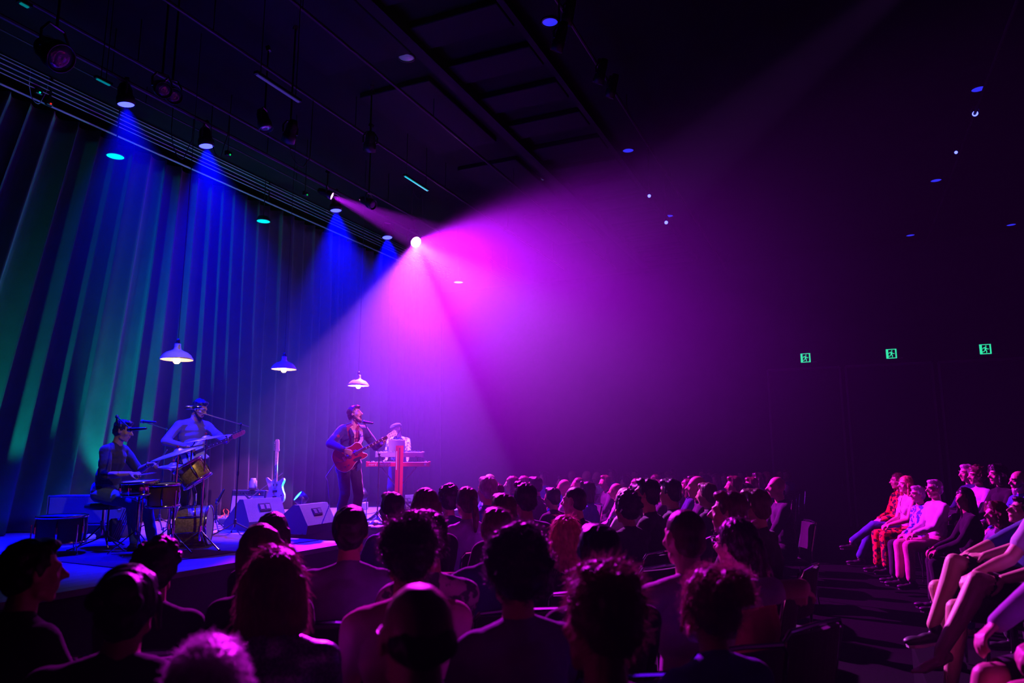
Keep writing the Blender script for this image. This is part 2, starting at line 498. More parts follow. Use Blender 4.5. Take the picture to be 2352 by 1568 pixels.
for px, py, Y, s, lab in [(2240, 261, -2.1, .045, 'bright blue lamp highest at the right edge, with bracket arms'), (2196, 350, -2.1, .03, 'bright blue lamp second from the top at the right'), (2154, 433, -2.1, .04, 'bright blue lamp third down the right bar'),
                          (1530, 511, 2.6, .035, 'tiny blue lamp below a downlight over the magenta haze'), (1491, 450, 2.6, .03, 'tiny blue lamp left of the beam crossing the ceiling')]:
    p = at_y(px, py, Y)
    fixture(p, (0.6, p[1] * .2, 1.6), lab, lens_mat((0.08, 0.10, 1.0), 5), s, .2, 'blue lamps on the house bars', hang=6.72)
for px, py, lab in [(1298, 62, 'dark hanging lamp catching violet light beside the nearest downlight'), (1276, 122, 'dark hanging lamp with a thin blue edge below the nearest downlight'), (1372, 196, 'dark hanging lamp right of the ribbed coffer'), (1398, 228, 'dark hanging lamp lowest of those right of the coffer')]:
    p = at_y(px, py, 2.6)
    fixture(p, (p[0] + 1.2, p[1] + 2, 2), lab, M_LENS_OFF, .07, .3, 'dark lamps hanging right of the coffer', hang=6.72)
# round downlights set in the ceiling
for x, y, lens, r, lab in [(7.62, 2.97, LD, .095, 'blue round ceiling downlight, largest, top middle'), (11.7, 3.11, LD, .095, 'blue round ceiling downlight over the middle audience'), (15.45, 3.22, LD, .095, 'blue round ceiling downlight above the tiny blue lamp'),
                           (11.76, -2.14, LD, .095, 'blue round ceiling downlight, upper right'), (15.54, -1.97, LD, .095, 'blue round ceiling downlight above the third blue lamp'), (19.3, -1.8, LD, .095, 'blue round ceiling downlight by the far wall, left one'), (19.37, -3.86, LD, .095, 'blue round ceiling downlight by the far wall, right one'),
                           (7.56, 5.03, LP, .10, 'dim violet round downlight left of the ribbed coffer'), (12.3, 5.05, LP, .09, 'dim violet round downlight above the magenta haze')]:
    root = empty('ceiling_downlight', lab, 'ceiling light', (x, y, ZC), group='round ceiling downlights')
    MB().lathe([(r, -.001), (r * 1.25, -.001), (r * 1.25, -.012), (r * 1.05, -.02), (r, -.02)], n=24).build('rim', M_METAL, root, True)
    MB().lathe([(0, -.013), (r * .5, -.015), (r, -.006)], n=24).build('diffuser', lens, root, True)
TL = lens_mat((0.0, 0.65, 0.75), 1.6)
for px, py, lab in [(265, 359, 'teal-lit round lamp hung below the curtain rails at the left'), (605, 508, 'teal-lit round lamp hung below the curtain rails between the blue beams'), (1053, 648, 'pale round lamp hanging inside the magenta glow')]:
    p = at_y(px, py, 9.75 if px < 900 else 8.8)
    root = empty('hanging_downlight', lab, 'hanging light', p, group='round lamps hung by the curtain rails')
    MB().lathe([(.0, .09), (.10, .085), (.125, .03), (.14, 0), (.12, -.005)], n=24).build('lamp_housing', M_METAL, root, True)
    MB().lathe([(0, -.012), (.06, -.01), (.12, 0)], n=24).build('diffuser', TL if px < 900 else lens_mat((.8, .4, 1), 2), root, True)
    MB().cyl((0, 0, .08), (0, 0, ZC - p.z), .008, n=6).build('rod', M_METAL, root)
# thin glowing bars standing in for reflections on the pipes under the ceiling
for (xa, ya), (xb, yb), Y, c, s, lab in [((930, 405), (982, 440), 6.2, (0, .7, .75), .8, 'bright cyan reflection strip above the narrow magenta beam'), ((590, 172), (686, 236), 5.15, (.05, .03, .30), .5, 'long dim violet reflection strip left of the violet downlight'),
                                         ((222, 181), (252, 198), 7.38, (0, .5, .5), .35, 'short dim teal reflection strip above the first blue lamp'), ((46, 7), (66, 13), 6.2, (0, .4, .4), .4, 'short teal reflection strip at the top left corner')]:
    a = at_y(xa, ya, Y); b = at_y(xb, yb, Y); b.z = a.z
    root = empty('reflection_strip', lab, 'reflection strip', a)
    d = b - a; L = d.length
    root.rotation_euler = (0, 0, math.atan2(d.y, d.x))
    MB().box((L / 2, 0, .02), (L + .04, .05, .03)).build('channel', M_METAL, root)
    MB().box((L / 2, 0, 0), (L, .03, .012), bevel=.003).build('tube', lens_mat(c, s), root)  # emission imitates a reflection; there is no lamp here
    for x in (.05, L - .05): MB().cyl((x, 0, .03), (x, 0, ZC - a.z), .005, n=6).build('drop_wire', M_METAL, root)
# looped cables hanging on the bars
for k, (px, py, Y, w, h, lab) in enumerate([(418, 310, 8.0, .35, .35, 'loose cable loop hanging between the first two blue lamps'), (505, 300, 7.54, .3, .4, 'loose cable hanging over the second blue lamp'), (88, 200, 9.9, .25, .25, 'white cable curl at the left end of the rails'), (690, 350, 6.3, .4, .2, 'sagging cable in front of the magenta lamps'), (960, 430, 7.54, .4, .25, 'sagging cable behind the cyan strip')]):
    p = at_y(px, py, Y)
    pts = [(-w / 2, 0, (6.98 if k == 2 else 6.53 if k == 3 else 6.41) - p.z)] + [(w * (t - .5) , 0.02 * math.sin(9 * t), -h * math.sin(PI * t)) for t in np.linspace(0, 1, 14)] + [(w / 2, 0, (6.98 if k == 2 else 6.53 if k == 3 else 6.41) - p.z)]
    o = MB().tube(pts, .006, 6).build('cable_loop', M_CABLE if k != 2 else M_WHITE, smooth=True)
    o.location = p
    tag(o, lab, 'cable')
# power boxes / dimmer brackets with small indicator lights
for px, py, Y, c, lab in [(118, 238, 9.85, (1, .03, .02), 'tiny red indicator light at the left end of the rails'), (93, 212, 9.85, (0, .8, .5), 'tiny green indicator light beside the red one'), (530, 355, 7.9, (0, .6, .1), 'tiny green indicator light right of the second blue lamp'), (707, 447, 7.9, (0, .6, .1), 'tiny green indicator light left of the small magenta lamp')]:
    p = at_y(px, py, Y)
    root = empty('power_box', lab, 'power box', p)
    MB().box((0, .05, .02), (.10, .06, .08), bevel=.01).build('box_body', M_METAL, root)
    MB().cyl((0, .06, .05), (0, .06, ZC - p.z - .002), .006, n=6).build('drop_rod', M_METAL, root)
    MB().sphere((0, .01, .0), .014, 8).build('indicator', lens_mat(c, .8), root)
# front-of-house profile lamps (they throw the pale beams, just outside the frame)
for p, t, c, e, a in FRONT_LAMPS:
    d = (V(t) - V(p)).normalized()
    fixture(p, t, 'profile spotlight on the house bar throwing a narrow violet beam' if c[0] < .9 else 'profile spotlight on the house bar aimed at the drums', lens_mat((.6, .4, 1), 10), .09, .45, hang=6.72, name='profile_spotlight')

# pendant lamps over the band
M_ENAMEL = mat('white_enamel', (0.75, 0.73, 0.72), 0.3, coat=.3)
M_BULB = mat('warm_bulb', (1, .7, .3), 0.3, emit=(1.0, .42, .10), strength=9)
for px, py, D, lab in [(406, 826, 8.5, 'white enamel pendant lamp with glowing bulb, largest, over the bassist'), (652, 848, 10.7, 'white enamel pendant lamp with glowing bulb, middle one, left of the singer'), (823, 886, 12.4, 'white enamel pendant lamp with glowing bulb above the singer, smallest')]:
    p = at_d(px, py, D)
    root = empty('pendant_lamp', lab, 'pendant lamp', p, group='pendant lamps over the band')
    R0 = .182
    prof = [(R0, 0), (R0, .014), (R0 * .93, .03), (R0 * .85, .055), (R0 * .66, .085), (R0 * .40, .105), (.045, .12), (.036, .15), (.034, .19), (.0, .195)]
    MB().lathe(prof + [(.0, .185), (.028, .185), (.03, .12), (R0 * .38, .099), (R0 * .64, .079), (R0 * .83, .049), (R0 * .96, .012), (R0 * .99, 0)], n=40).build('lamp_shade', M_ENAMEL, root, True)
    MB().lathe([(0, .195), (.022, .19), (.022, .235), (.01, .25), (0, .25)], n=16).build('lamp_cap', M_METAL, root, True)
    MB().lathe([(0, -.05), (.022, -.046), (.038, -.03), (.043, -.008), (.036, .02), (.02, .05), (.016, .075), (0, .08)], n=20).build('bulb', M_BULB, root, True)
    MB().cyl((0, 0, .24), (0, 0, ZC - p.z), .004, n=6).build('cord', M_CABLE, root)
    point((p.x, p.y, p.z - .075), 5.0, (1, .45, .14), .03)
# raised seating tier at the right

# ================================================================== PEOPLE
WORK = bpy.data.scenes.new('work')            # a bench for shaping meshes, removed at the end
class Blob(MB):
    def cap(s, a, ra, b, rb, n=12):
        s.cyl(a, b, ra, rb, n); s.sphere(a, ra, n); s.sphere(b, rb, n); return s
    def ell(s, c, r, M=None): s.sphere(c, r, 16, M); return s
    def remesh(s, vox, it=3, fac=.5):
        o = bpy.data.objects.new('tmp', s.mesh('tmp')); WORK.collection.objects.link(o)
        m = o.modifiers.new('r', 'REMESH'); m.mode = 'VOXEL'; m.voxel_size = vox; m.use_smooth_shade = True
        if it:
            k = o.modifiers.new('s', 'SMOOTH'); k.factor = fac; k.iterations = it
        WORK.view_layers[0].update()
        me = bpy.data.meshes.new_from_object(o.evaluated_get(WORK.view_layers[0].depsgraph))
        old = o.data; bpy.data.objects.remove(o); bpy.data.meshes.remove(old)
        me.materials.clear()
        me.polygons.foreach_set('use_smooth', [True] * len(me.polygons))
        return me
def vco(me):
    a = np.empty(len(me.vertices) * 3); me.vertices.foreach_get('co', a); return a.reshape(-1, 3)
def vno(me):
    a = np.empty(len(me.vertices) * 3); me.vertices.foreach_get('normal', a); return a.reshape(-1, 3)
def wobble(me, amp, freq, seed=0):
    """cloth folds / hair lumps: pushes the surface along its normals"""
    c = vco(me); n = vno(me); r = np.random.default_rng(seed)
    d = np.zeros(len(c))
    for k in range(5):
        w = r.normal(size=3) * freq; w[2] *= .6
        d += np.sin(c @ w + r.uniform(0, 6.28) + 1.3 * np.sin(c @ (r.normal(size=3) * freq * .5)))
    c = c + n * (d / 5 * amp * 1.6)[:, None]
    me.vertices.foreach_set('co', c.ravel()); me.update()
def drop(me, fn):
    bm = bmesh.new(); bm.from_mesh(me)
    kill = [v for v in bm.verts if fn(v.co)]
    bmesh.ops.delete(bm, geom=kill, context='VERTS'); bm.to_mesh(me); bm.free(); me.update()

SKIN = mat('skin', (0.46, 0.26, 0.17), 0.5, var=.10, vscale=12)
SKIN2 = mat('skin_tan', (0.36, 0.19, 0.13), 0.5, var=.10, vscale=12)
SKIN3 = mat('skin_pale', (0.58, 0.36, 0.26), 0.45, var=.08, vscale=12)
def hairm(name, c):
    m = mat('hair_' + name, c, .38, var=.45, vscale=60, bump=.5, bscale=90, stretch=(1, 1, .35))
    nt = m.node_tree; b = nt.nodes['Principled BSDF']; out = [n for n in nt.nodes if n.type == 'OUTPUT_MATERIAL'][0]
    t = nt.nodes.new('ShaderNodeBsdfTranslucent'); t.inputs['Color'].default_value = (*[min(1, q * 2.2 + .05) for q in c], 1)
    mx = nt.nodes.new('ShaderNodeMixShader'); mx.inputs[0].default_value = .30
    nt.links.new(b.outputs[0], mx.inputs[1]); nt.links.new(t.outputs[0], mx.inputs[2]); nt.links.new(mx.outputs[0], out.inputs['Surface'])
    return m
H_DARK = hairm('dark', (0.018, 0.012, 0.010)); H_BROWN = hairm('brown', (0.11, 0.06, 0.035)); H_BLACK = hairm('black', (0.008, 0.007, 0.007))
H_BLOND = hairm('blond', (0.42, 0.26, 0.12)); H_GREY = hairm('grey', (0.45, 0.44, 0.46)); H_WHITE = hairm('white', (0.75, 0.73, 0.74)); H_AUB = hairm('auburn', (0.15, 0.07, 0.05))
def cloth(name, c, **k): return mat('cloth_' + name, c, .9, var=.12, vscale=9, bump=.35, bscale=14, sheen=.10, spec=.15, **k)
C_BLACK = cloth('black', (0.012, 0.012, 0.014)); C_NAVY = cloth('navy', (0.02, 0.03, 0.09)); C_GREY = cloth('grey', (0.5, 0.5, 0.52)); C_WHITE = cloth('white', (0.62, 0.60, 0.62))
C_PINK = cloth('pink', (0.55, 0.25, 0.30)); C_BLUE = cloth('blue', (0.06, 0.13, 0.42)); C_DENIM = cloth('denim', (0.05, 0.09, 0.24)); C_CHAR = cloth('charcoal', (0.035, 0.033, 0.04))
C_MAROON = cloth('maroon', (0.20, 0.02, 0.04)); C_BEIGE = cloth('beige', (0.45, 0.36, 0.28)); C_PURP = cloth('violet', (0.16, 0.12, 0.26)); C_LILAC = cloth('lilac', (0.42, 0.36, 0.55))
C_FLORAL = mat('cloth_floral', (0.05, 0.05, 0.10), .85, two=(0.5, 0.42, 0.5), vscale=16); C_BLUFLO = mat('cloth_blue_floral', (0.04, 0.08, 0.35), .85, two=(0.55, 0.55, 0.75), vscale=18)
C_REDPAT = mat('cloth_red_pattern', (0.03, 0.01, 0.015), .85, two=(0.75, 0.05, 0.03), vscale=16); C_SPARK = mat('cloth_sparkle', (0.10, 0.10, 0.22), .35, .4, two=(0.35, 0.35, 0.6), vscale=120)
C_PLAID = mat('cloth_leaf', (0.02, 0.02, 0.03), .85, two=(0.20, 0.18, 0.30), vscale=14)
M_SHOE = mat('shoe_black', (0.02, 0.02, 0.022), .5); M_SOLE = mat('shoe_sole', (0.55, 0.5, 0.5), .6); M_SOLED = mat('shoe_sole_dark', (0.03, 0.03, 0.03), .7)
M_EYE = mat('eye_white', (0.7, 0.68, 0.66), .2); M_IRIS = mat('iris', (0.03, 0.02, 0.015), .15); M_LIP = mat('lips', (0.42, 0.14, 0.13), .4); M_MOUTH = mat('mouth_dark', (0.03, 0.004, 0.004), .6)
M_GLASS = mat('spectacle_frame', (0.02, 0.02, 0.025), .25)

def rotm(yaw=0, pitch=0, roll=0):
    """yaw + turns to the person's left, pitch + looks up, roll + tips to the person's right"""
    return (Matrix.Rotation(R(yaw), 3, 'Z') @ Matrix.Rotation(R(pitch), 3, 'X') @ Matrix.Rotation(R(roll), 3, 'Y'))
def ik(a, b, l1, l2, pole):
    a = V(a); b = V(b); d = b - a; L = d.length
    if L > (l1 + l2) * .999: b = a + d * ((l1 + l2) * .999 / L); d = b - a; L = d.length
    x = (l1 * l1 - l2 * l2 + L * L) / (2 * L)
    h = math.sqrt(max(0, l1 * l1 - x * x))
    n = d / L; p = V(pole); p = p - n * p.dot(n)
    if p.length < 1e-5: p = V((0, 0, 1))
    return a + n * x + p.normalized() * h, b
def hand(B, w, d, n, curl=.5, side=1, k=1.0, spread=.0):
    """palm + five fingers. w wrist, d towards the fingers, n out of the back of the hand, side=+1 right hand"""
    d = V(d).normalized(); n = V(n); n = (n - d * n.dot(d)).normalized(); s = d.cross(n) * side   # s: towards the thumb
    w = V(w)
    for i in range(4):
        o = s * (.030 - .0205 * i) * k
        B.cap(w + o * .55 + d * .008, .013 * k, w + o + d * (.084 - .004 * abs(i - 1)) * k, .0115 * k, 8)
    for i in range(4):
        L = (.074, .082, .077, .060)[i] * k
        p = w + s * (.030 - .0205 * i) * k + d * (.086 - .004 * abs(i - 1)) * k
        a = 0.15
        dd = d
        for j, fr in enumerate((.45, .31, .24)):
            a += curl * (.9, 1.1, .7)[j]
            dd = (d * math.cos(a) - n * math.sin(a) + s * spread * (1.5 - i) * .15).normalized()
            q = p + dd * L * fr
            B.cap(p, (.0094, .0086, .0078)[j] * k, q, (.0086, .0078, .0068)[j] * k, 8)
            p = q
    p = w + s * .026 * k + d * .018 * k
    q = p + (s * .75 + d * .62 - n * .35).normalized() * .042 * k
    B.cap(p, .015 * k, q, .0115 * k, 8)
    r = q + (s * (.45 - .5 * curl) + d * .85 - n * (.25 + .5 * curl)).normalized() * .034 * k
    B.cap(q, .0112 * k, r, .0095 * k, 8)
    t = r + (s * (.2 - .7 * curl) + d * .9 - n * (.2 + .5 * curl)).normalized() * .026 * k
    B.cap(r, .0095 * k, t, .0078 * k, 8)
def head_shape(B, c, M, mouth=0.0, nose=1.0, chin=1.0):
    def P(x, y, z): return V(c) + M @ V((x, y, z))
    B.ell(P(0, -.018, .030), (.076, .094, .088), M)
    B.ell(P(0, .020, -.015), (.066, .072, .082), M)
    B.ell(P(0, .030, -.068 - .012 * mouth), (.050, .054, .042), M)
    B.ell(P(0, .062, -.098 - .022 * mouth), (.022 * chin, .020, .018), M)
    B.cap(P(-.046, .012, -.075 - .01 * mouth), .018, P(-.014, .060, -.100 - .02 * mouth), .015); B.cap(P(.046, .012, -.075 - .01 * mouth), .018, P(.014, .060, -.100 - .02 * mouth), .015)
    B.cap(P(0, .084, .012), .0095, P(0, .104 + .010 * nose, -.024), .0120, 10)
    B.ell(P(.011, .096, -.029), .0088); B.ell(P(-.011, .096, -.029), .0088)
    B.cap(P(-.036, .070, .026), .012, P(-.012, .082, .024), .011, 10); B.cap(P(.036, .070, .026), .012, P(.012, .082, .024), .011, 10)
    B.ell(P(.042, .058, -.024), (.022, .022, .020), M); B.ell(P(-.042, .058, -.024), (.022, .022, .020), M)
    B.cap(P(-.020, .080, -.054), .0070, P(.020, .080, -.054), .0070, 8); B.cap(P(-.017, .078, -.066 - .03 * mouth), .0080, P(.017, .078, -.066 - .03 * mouth), .0080, 8)
    B.ell(P(0, .086, -.056), (.010, .008, .006), M)
    for s in (-1, 1):
        E = M @ Matrix.Rotation(s * R(18), 3, 'Z')
        B.ell(P(s * .078, -.004, -.006), (.0085, .018, .031), E); B.cap(P(s * .083, -.014, .018), .006, P(s * .080, -.008, -.030), .006, 8)
def hair_shape(B, c, M, style):
    def P(x, y, z): return V(c) + M @ V((x, y, z))
    if style == 'buzz':
        B.ell(P(0, -.022, .038), (.0775, .094, .084), M); B.ell(P(0, -.050, -.010), (.068, .066, .07), M); return
    if style == 'balding':
        B.ell(P(0, -.055, .0), (.074, .062, .055), M); return
    k = {'short': 1.0, 'quiff': 1.02, 'curly': 1.10, 'bigcurly': 1.24, 'tousled': 1.12, 'long': 1.05, 'bob': 1.10, 'ponytail': 1.02, 'bun': 1.06, 'cap': 1.0, 'slick': 1.0, 'blunt': 1.06}[style]
    B.ell(P(0, -.024, .046), (.083 * k, .098 * k, .084 * k), M)
    B.ell(P(0, -.052, -.010), (.073 * k, .066 * k, .078), M)
    for s in (-1, 1): B.ell(P(s * .066 * k, -.018, .022), (.020, .045, .05), M)
    if style == 'quiff': B.ell(P(0, .045, .112), (.055, .045, .028), M); B.ell(P(.01, .068, .104), (.04, .026, .024), M)
    if style in ('short', 'slick'): B.ell(P(0, .035, .098), (.055, .05, .028), M)
    if style == 'tousled':
        r = random.Random(5)
        for i in range(26):
            a = r.uniform(0, 6.28); b = r.uniform(.1, 1.1)
            q = V((.083 * math.sin(b) * math.cos(a), -.02 + .098 * math.sin(b) * math.sin(a), .05 + .088 * math.cos(b)))
            B.ell(P(*q), (.022, .03, .02), M @ rotm(r.uniform(-60, 60), r.uniform(-30, 30)))
    if style in ('curly', 'bigcurly'):
        r = random.Random(9)
        for i in range(60 if style == 'curly' else 90):
            a = r.uniform(0, 6.28); b = r.uniform(0, 1.75); 
            if b > 1.1 and math.sin(a) > .2: continue
            q = V((.085 * k * math.sin(b) * math.cos(a), -.024 + .098 * k * math.sin(b) * math.sin(a), .044 + .086 * k * math.cos(b)))
            B.ell(P(*q), r.uniform(.012, .022))
    if style in ('long', 'blunt'):
        L = .26 if style == 'long' else .20
        for x in np.linspace(-.072, .072, 7):
            y = -.085 + .5 * abs(x)
            B.cap(P(x, y, .02), .032, P(x * 1.22, y - .02, -L * (1 - 1.2 * abs(x))), .026 if style == 'long' else .03)
        for s in (-1, 1): B.cap(P(s * .074, .0, .02), .020, P(s * .082, .012, -.15), .020)
    if style == 'bob':
        for x in np.linspace(-.075, .075, 7):
            y = -.080 + .5 * abs(x)
            B.cap(P(x, y, .02), .038, P(x * 1.15, y, -.115), .034)
        for s in (-1, 1): B.cap(P(s * .078, .015, .03), .026, P(s * .086, .02, -.10), .026); B.cap(P(s * .03, .05, .11), .03, P(s * .066, .055, .03), .02)
    if style == 'ponytail':
        B.ell(P(0, -.125, .02), (.025, .028, .03), M)
        B.cap(P(0, -.135, .015), .026, P(.01, -.15, -.10), .030); B.cap(P(.01, -.15, -.10), .030, P(.015, -.14, -.22), .014)
    if style == 'bun':
        B.ell(P(.02, -.10, .085), (.058, .055, .05), M); B.ell(P(.06, -.11, .05), .032); B.ell(P(-.04, -.12, .06), .03)
        for s in (-1, 1): B.cap(P(s * .078, .02, .02), .012, P(s * .08, .03, -.09), .006)
def strands(me, cnt, L, curl=0.0, width=.0016, grav=.6, seed=0, out=.35, zmin=None):
    """loose hairs over the hair mesh, joined to it"""
    c = vco(me); n = vno(me); r = np.random.default_rng(seed)
    if not len(c): return
    ids = r.integers(0, len(c), cnt)
    vs = []; fs = []
    top = c[:, 2].max()
    for i in ids:
        p = c[i]; nn = n[i]
        g = np.array([0, 0, -1.0]) * grav
        t = g - nn * (g @ nn)
        d = nn * out + t + r.normal(size=3) * .28
        d /= np.linalg.norm(d)
        side = np.cross(d, r.normal(size=3)); side /= np.linalg.norm(side) + 1e-9
        s2 = np.cross(d, side)
        ln = L * r.uniform(.5, 1.2); m = 5 if not curl else 9
        ph = r.uniform(0, 6.28); b = len(vs)
        for k in range(m):
            q = k / (m - 1)
            pt = p + d * ln * q + g * ln * .25 * q * q
            if curl: pt = pt + (side * math.cos(ph + q * 7) + s2 * math.sin(ph + q * 7)) * curl * min(1, q * 3)
            w = width * (1 - .7 * q)
            vs.append(pt - s2 * w * .5 if not curl else pt - nn * w * .5 - side * w * .3)
            vs.append(pt + s2 * w * .5 if not curl else pt + nn * w * .5 + side * w * .3)
        for k in range(m - 1):
            a = b + 2 * k; fs.append((a, a + 1, a + 3, a + 2))
    bm = bmesh.new(); bm.from_mesh(me)
    bv = [bm.verts.new(q) for q in vs]
    for f in fs:
        fc = bm.faces.new([bv[k] for k in f]); fc.smooth = True
    bm.to_mesh(me); bm.free(); me.update()
def glasses(c, M, parent, m=None):
    G = MB()
    def P(x, y, z): return V(c) + M @ V((x, y, z))
    for s in (-1, 1):
        pts = [P(s * .033 + .024 * math.cos(a), .094 - .006 * abs(math.cos(a)), .004 + .018 * math.sin(a)) for a in np.linspace(0, 2 * PI, 15)]
        G.tube(pts, .0022, 6)
        G.tube([P(s * .056, .090, .010), P(s * .078, .04, .010), P(s * .080, -.01, .006), P(s * .078, -.03, -.012)], .0022, 6)
    G.tube([P(-.009, .096, .008), P(0, .100, .011), P(.009, .096, .008)], .0022, 6)
    return G.build('glasses', m or M_GLASS, parent, True)
def shoe_mesh(ank, d, upv, vox=.008, L=.27):
    """ank = ankle, d = toe direction, upv = up"""
    B = Blob(); d = V(d).normalized(); u = V(upv); u = (u - d * u.dot(d)).normalized(); a = V(ank) - u * .075
    M = axes(((d.cross(u)), d, u), (0, 0, 0)).to_3x3()
    B.ell(a + d * (-.045) + u * .005, (.036, .042, .040), M); B.ell(a + d * .05 + u * .0, (.040, .07, .034), M); B.ell(a + d * (L - .125) - u * .002, (.045, .062, .027), M)
    B.cap(a - d * .03, .034, a + u * .06 - d * .01, .042); B.cap(a, .034, a + d * .10 - u * .01, .034)
    S_ = MB()
    prof = [(-.085, -.028), (-.075, .03 - .062), (-.04, -.034)]
    pts = [(-.034, -.075), (-.036, -.02), (-.032, .04), (-.047, .10), (-.040, .155), (-.015, .178), (.015, .178), (.040, .155), (.048, .10), (.034, .04), (.036, -.02), (.034, -.075), (.015, -.092), (-.015, -.092)]
    S_.prism([(x * 1.14, y * 1.05) for x, y in reversed(pts)] , -.040, -.022, tuple(a), tuple(d.cross(u)), tuple(d))
    return B.remesh(vox, 2), S_

def person(name, label, loc, yaw, stand=False, lean=4, sidelean=0, twist=0, head=(0, 0, 0), hands=None, elbows=None, hdir=None, hnorm=None, curl=(.5, .5), feet=None, knees=None, toes=None, toeup=None,
           shirt=C_BLACK, sleeve='long', pants=C_BLACK, shorts=False, hair='short', hairc=H_DARK, skin=SKIN, vox=.012, hvox=.007, scale=1.0, group=None, female=False, strand=0, strandlen=.03, curlr=0.0,
           glass=False, mouth=0.0, beard=None, eyes=False, shoes=True, jacket=None, pelvis=None, belly=0.0, shoulder=1.0, tempmat=None, headwear=None, backlean=0, nohands=False, socks=None, sole=None, brows=True, neckopen=None, facehi=False):
    root = empty(name, label, 'person', loc, yaw, group)
    root.scale = (scale,) * 3
    ph = (.94 if stand else .545)
    pel = V(pelvis) if pelvis else V((0, 0, ph))
    T = Matrix.Rotation(-R(lean), 3, 'X') @ Matrix.Rotation(R(sidelean), 3, 'Y')
    t = T @ V((0, 0, 1)); tw = Matrix.Rotation(R(twist), 3, 'Z')
    r = tw @ V((1, 0, 0)); f = r.cross(t) * -1
    if f.y < 0 and abs(twist) < 90: f = -f
    nb = pel + t * .515; k = shoulder * (.92 if female else 1.0)
    sh = {1: pel + t * .455 + r * .175 * k, -1: pel + t * .455 - r * .175 * k}
    Mh = tw @ rotm(*head)
    hc = nb + t * .075 + f * .015 + Mh @ V((0, .02, .10))
    hp = {1: pel + V((.088, 0, -.03)), -1: pel + V((-.088, 0, -.03))}
    if hands is None: hands = ((.13, .40, .655), (-.13, .40, .655)) if not stand else ((.26, .05, .80), (-.26, .05, .80))
    if elbows is None: elbows = ((.5, -.6, -.8), (-.5, -.6, -.8))
    if feet is None: feet = ((.12, .46, .085), (-.12, .44, .085)) if not stand else ((.11, .02, .085), (-.11, .02, .085))
    if knees is None: knees = ((0, .5, 1), (0, .5, 1)) if not stand else ((0, 1, 0), (0, 1, 0))
    arm = {}; leg = {}
    for i, s in enumerate((1, -1)):
        e, w = ik(sh[s], hands[i], .285, .255, elbows[i]); arm[s] = (sh[s], e, w)
        kn, an = ik(hp[s], feet[i], .44, .425, knees[i]); leg[s] = (hp[s], kn, an)
    def torso(B, g):
        Mt = axes((r, f, t), (0, 0, 0)).to_3x3()
        B.ell(pel + t * .0, ((.165 if not female else .172) + g * .7, .115 + g * .7 + belly * .4, .115 + g), Mt)
        B.ell(pel + t * .17 + f * belly * .5, (.152 + g + belly * .4 - (.018 if female else 0), .104 + g + belly, .15 + g), Mt)
        B.ell(pel + t * .33, (.155 * k + g, .108 + g, .15), Mt)
        B.ell(pel + t * .40, (.165 * k + g, .098 + g, .09), Mt)
        if female:
            for s in (1, -1): B.ell(pel + t * .31 + r * s * .07 + f * .085, (.058 + g * .5, .05 + g * .5, .058))
        B.cap(sh[1] - r * .02 + t * .005, .055 + g * .8, sh[-1] + r * .02 + t * .005, .055 + g * .8)
        for s in (1, -1): B.cap(nb - t * .012 + r * s * .035, .048 + g * .5, sh[s] - r * s * .03 + t * .012, .046 + g * .6)
    B = Blob()
    torso(B, 0)
    B.cap(nb - t * .03, .058 * (.88 if female else 1), hc + Mh @ V((0, -.022, -.06)), .052 * (.88 if female else 1))
    head_shape(B, hc, Mh, mouth)
    for i, s in enumerate((1, -1)):
        a, e, w = arm[s]
        B.cap(a, .050, e, .038); B.cap(e, .039, V(e).lerp(w, .35), .041); B.cap(V(e).lerp(w, .35), .041, w, .026)
        if not nohands:
            d = V(hdir[i]) if hdir else (w - e)
            n_ = V(hnorm[i]) if hnorm else V((s * .25, 0.1, 1))
            hand(B, w, d, n_, curl[i], s if True else 1, 1.0 if not female else .93)
        a, e, w = leg[s]
        B.cap(a, .082, e, .054); B.cap(e, .054, V(e).lerp(w, .3) + V((0, -.012, 0)), .056); B.cap(V(e).lerp(w, .3) + V((0, -.012, 0)), .056, w, .036)
    body = link('body', B.remesh(vox, 2), skin, root)
    # face and hands in finer detail when they can be seen
    if eyes:
        for s in (1, -1):
            c = hc + Mh @ V((s * .031, .0700, .005))
            ey = MB().sphere(c, (.0125, .0125, .0085), 12, Mh).build('eye', M_EYE, root, True)
            MB().sphere(c + Mh @ V((0, .0080, 0)), (.0062, .0055, .0062), 10).build('iris', M_IRIS, ey, True)
    if brows and (eyes or facehi):
        E = MB()
        for s in (1, -1): E.tube([hc + Mh @ V((s * .014, .094, .028)), hc + Mh @ V((s * .030, .090, .034)), hc + Mh @ V((s * .047, .074, .027))], [.003, .0042, .002], 6)
        E.build('eyebrows', hairc if hairc not in (H_WHITE,) else H_GREY, root, True)
    if eyes or facehi or mouth:
        if mouth:
            MB().sphere(hc + Mh @ V((0, .083, -.064 - .012 * mouth)), (.019, .010, .007 + .016 * mouth), 12, Mh).build('mouth', M_MOUTH, root, True)
        L = MB(); L.tube([hc + Mh @ V((x, .0885 - 9 * x * x, -.0555 - 5 * x * x)) for x in np.linspace(-.022, .022, 7)], [.001, .0036, .0042, .0036, .0042, .0036, .001], 6)
        L.tube([hc + Mh @ V((x, .087 - 9 * x * x, -.064 - .03 * mouth)) for x in np.linspace(-.019, .019, 7)], [.001, .004, .0048, .005, .0048, .004, .001], 6); L.build('lips', M_LIP, root, True)
    # shirt
    B = Blob(); torso(B, .014)
    n = {'long': 1.0, 'elbow': .98, 'short': .6, 'none': 0.0, 'rolled': .45}[sleeve]
    for s in (1, -1):
        a, e, w = arm[s]
        if sleeve in ('long', 'rolled'):
            B.cap(a, .062, e, .052)
            q = V(e).lerp(w, .94 if sleeve == 'long' else .2); B.cap(e, .052, q, .038 if sleeve == 'long' else .048)
        elif n: B.cap(a, .064, V(a).lerp(e, n), .056)
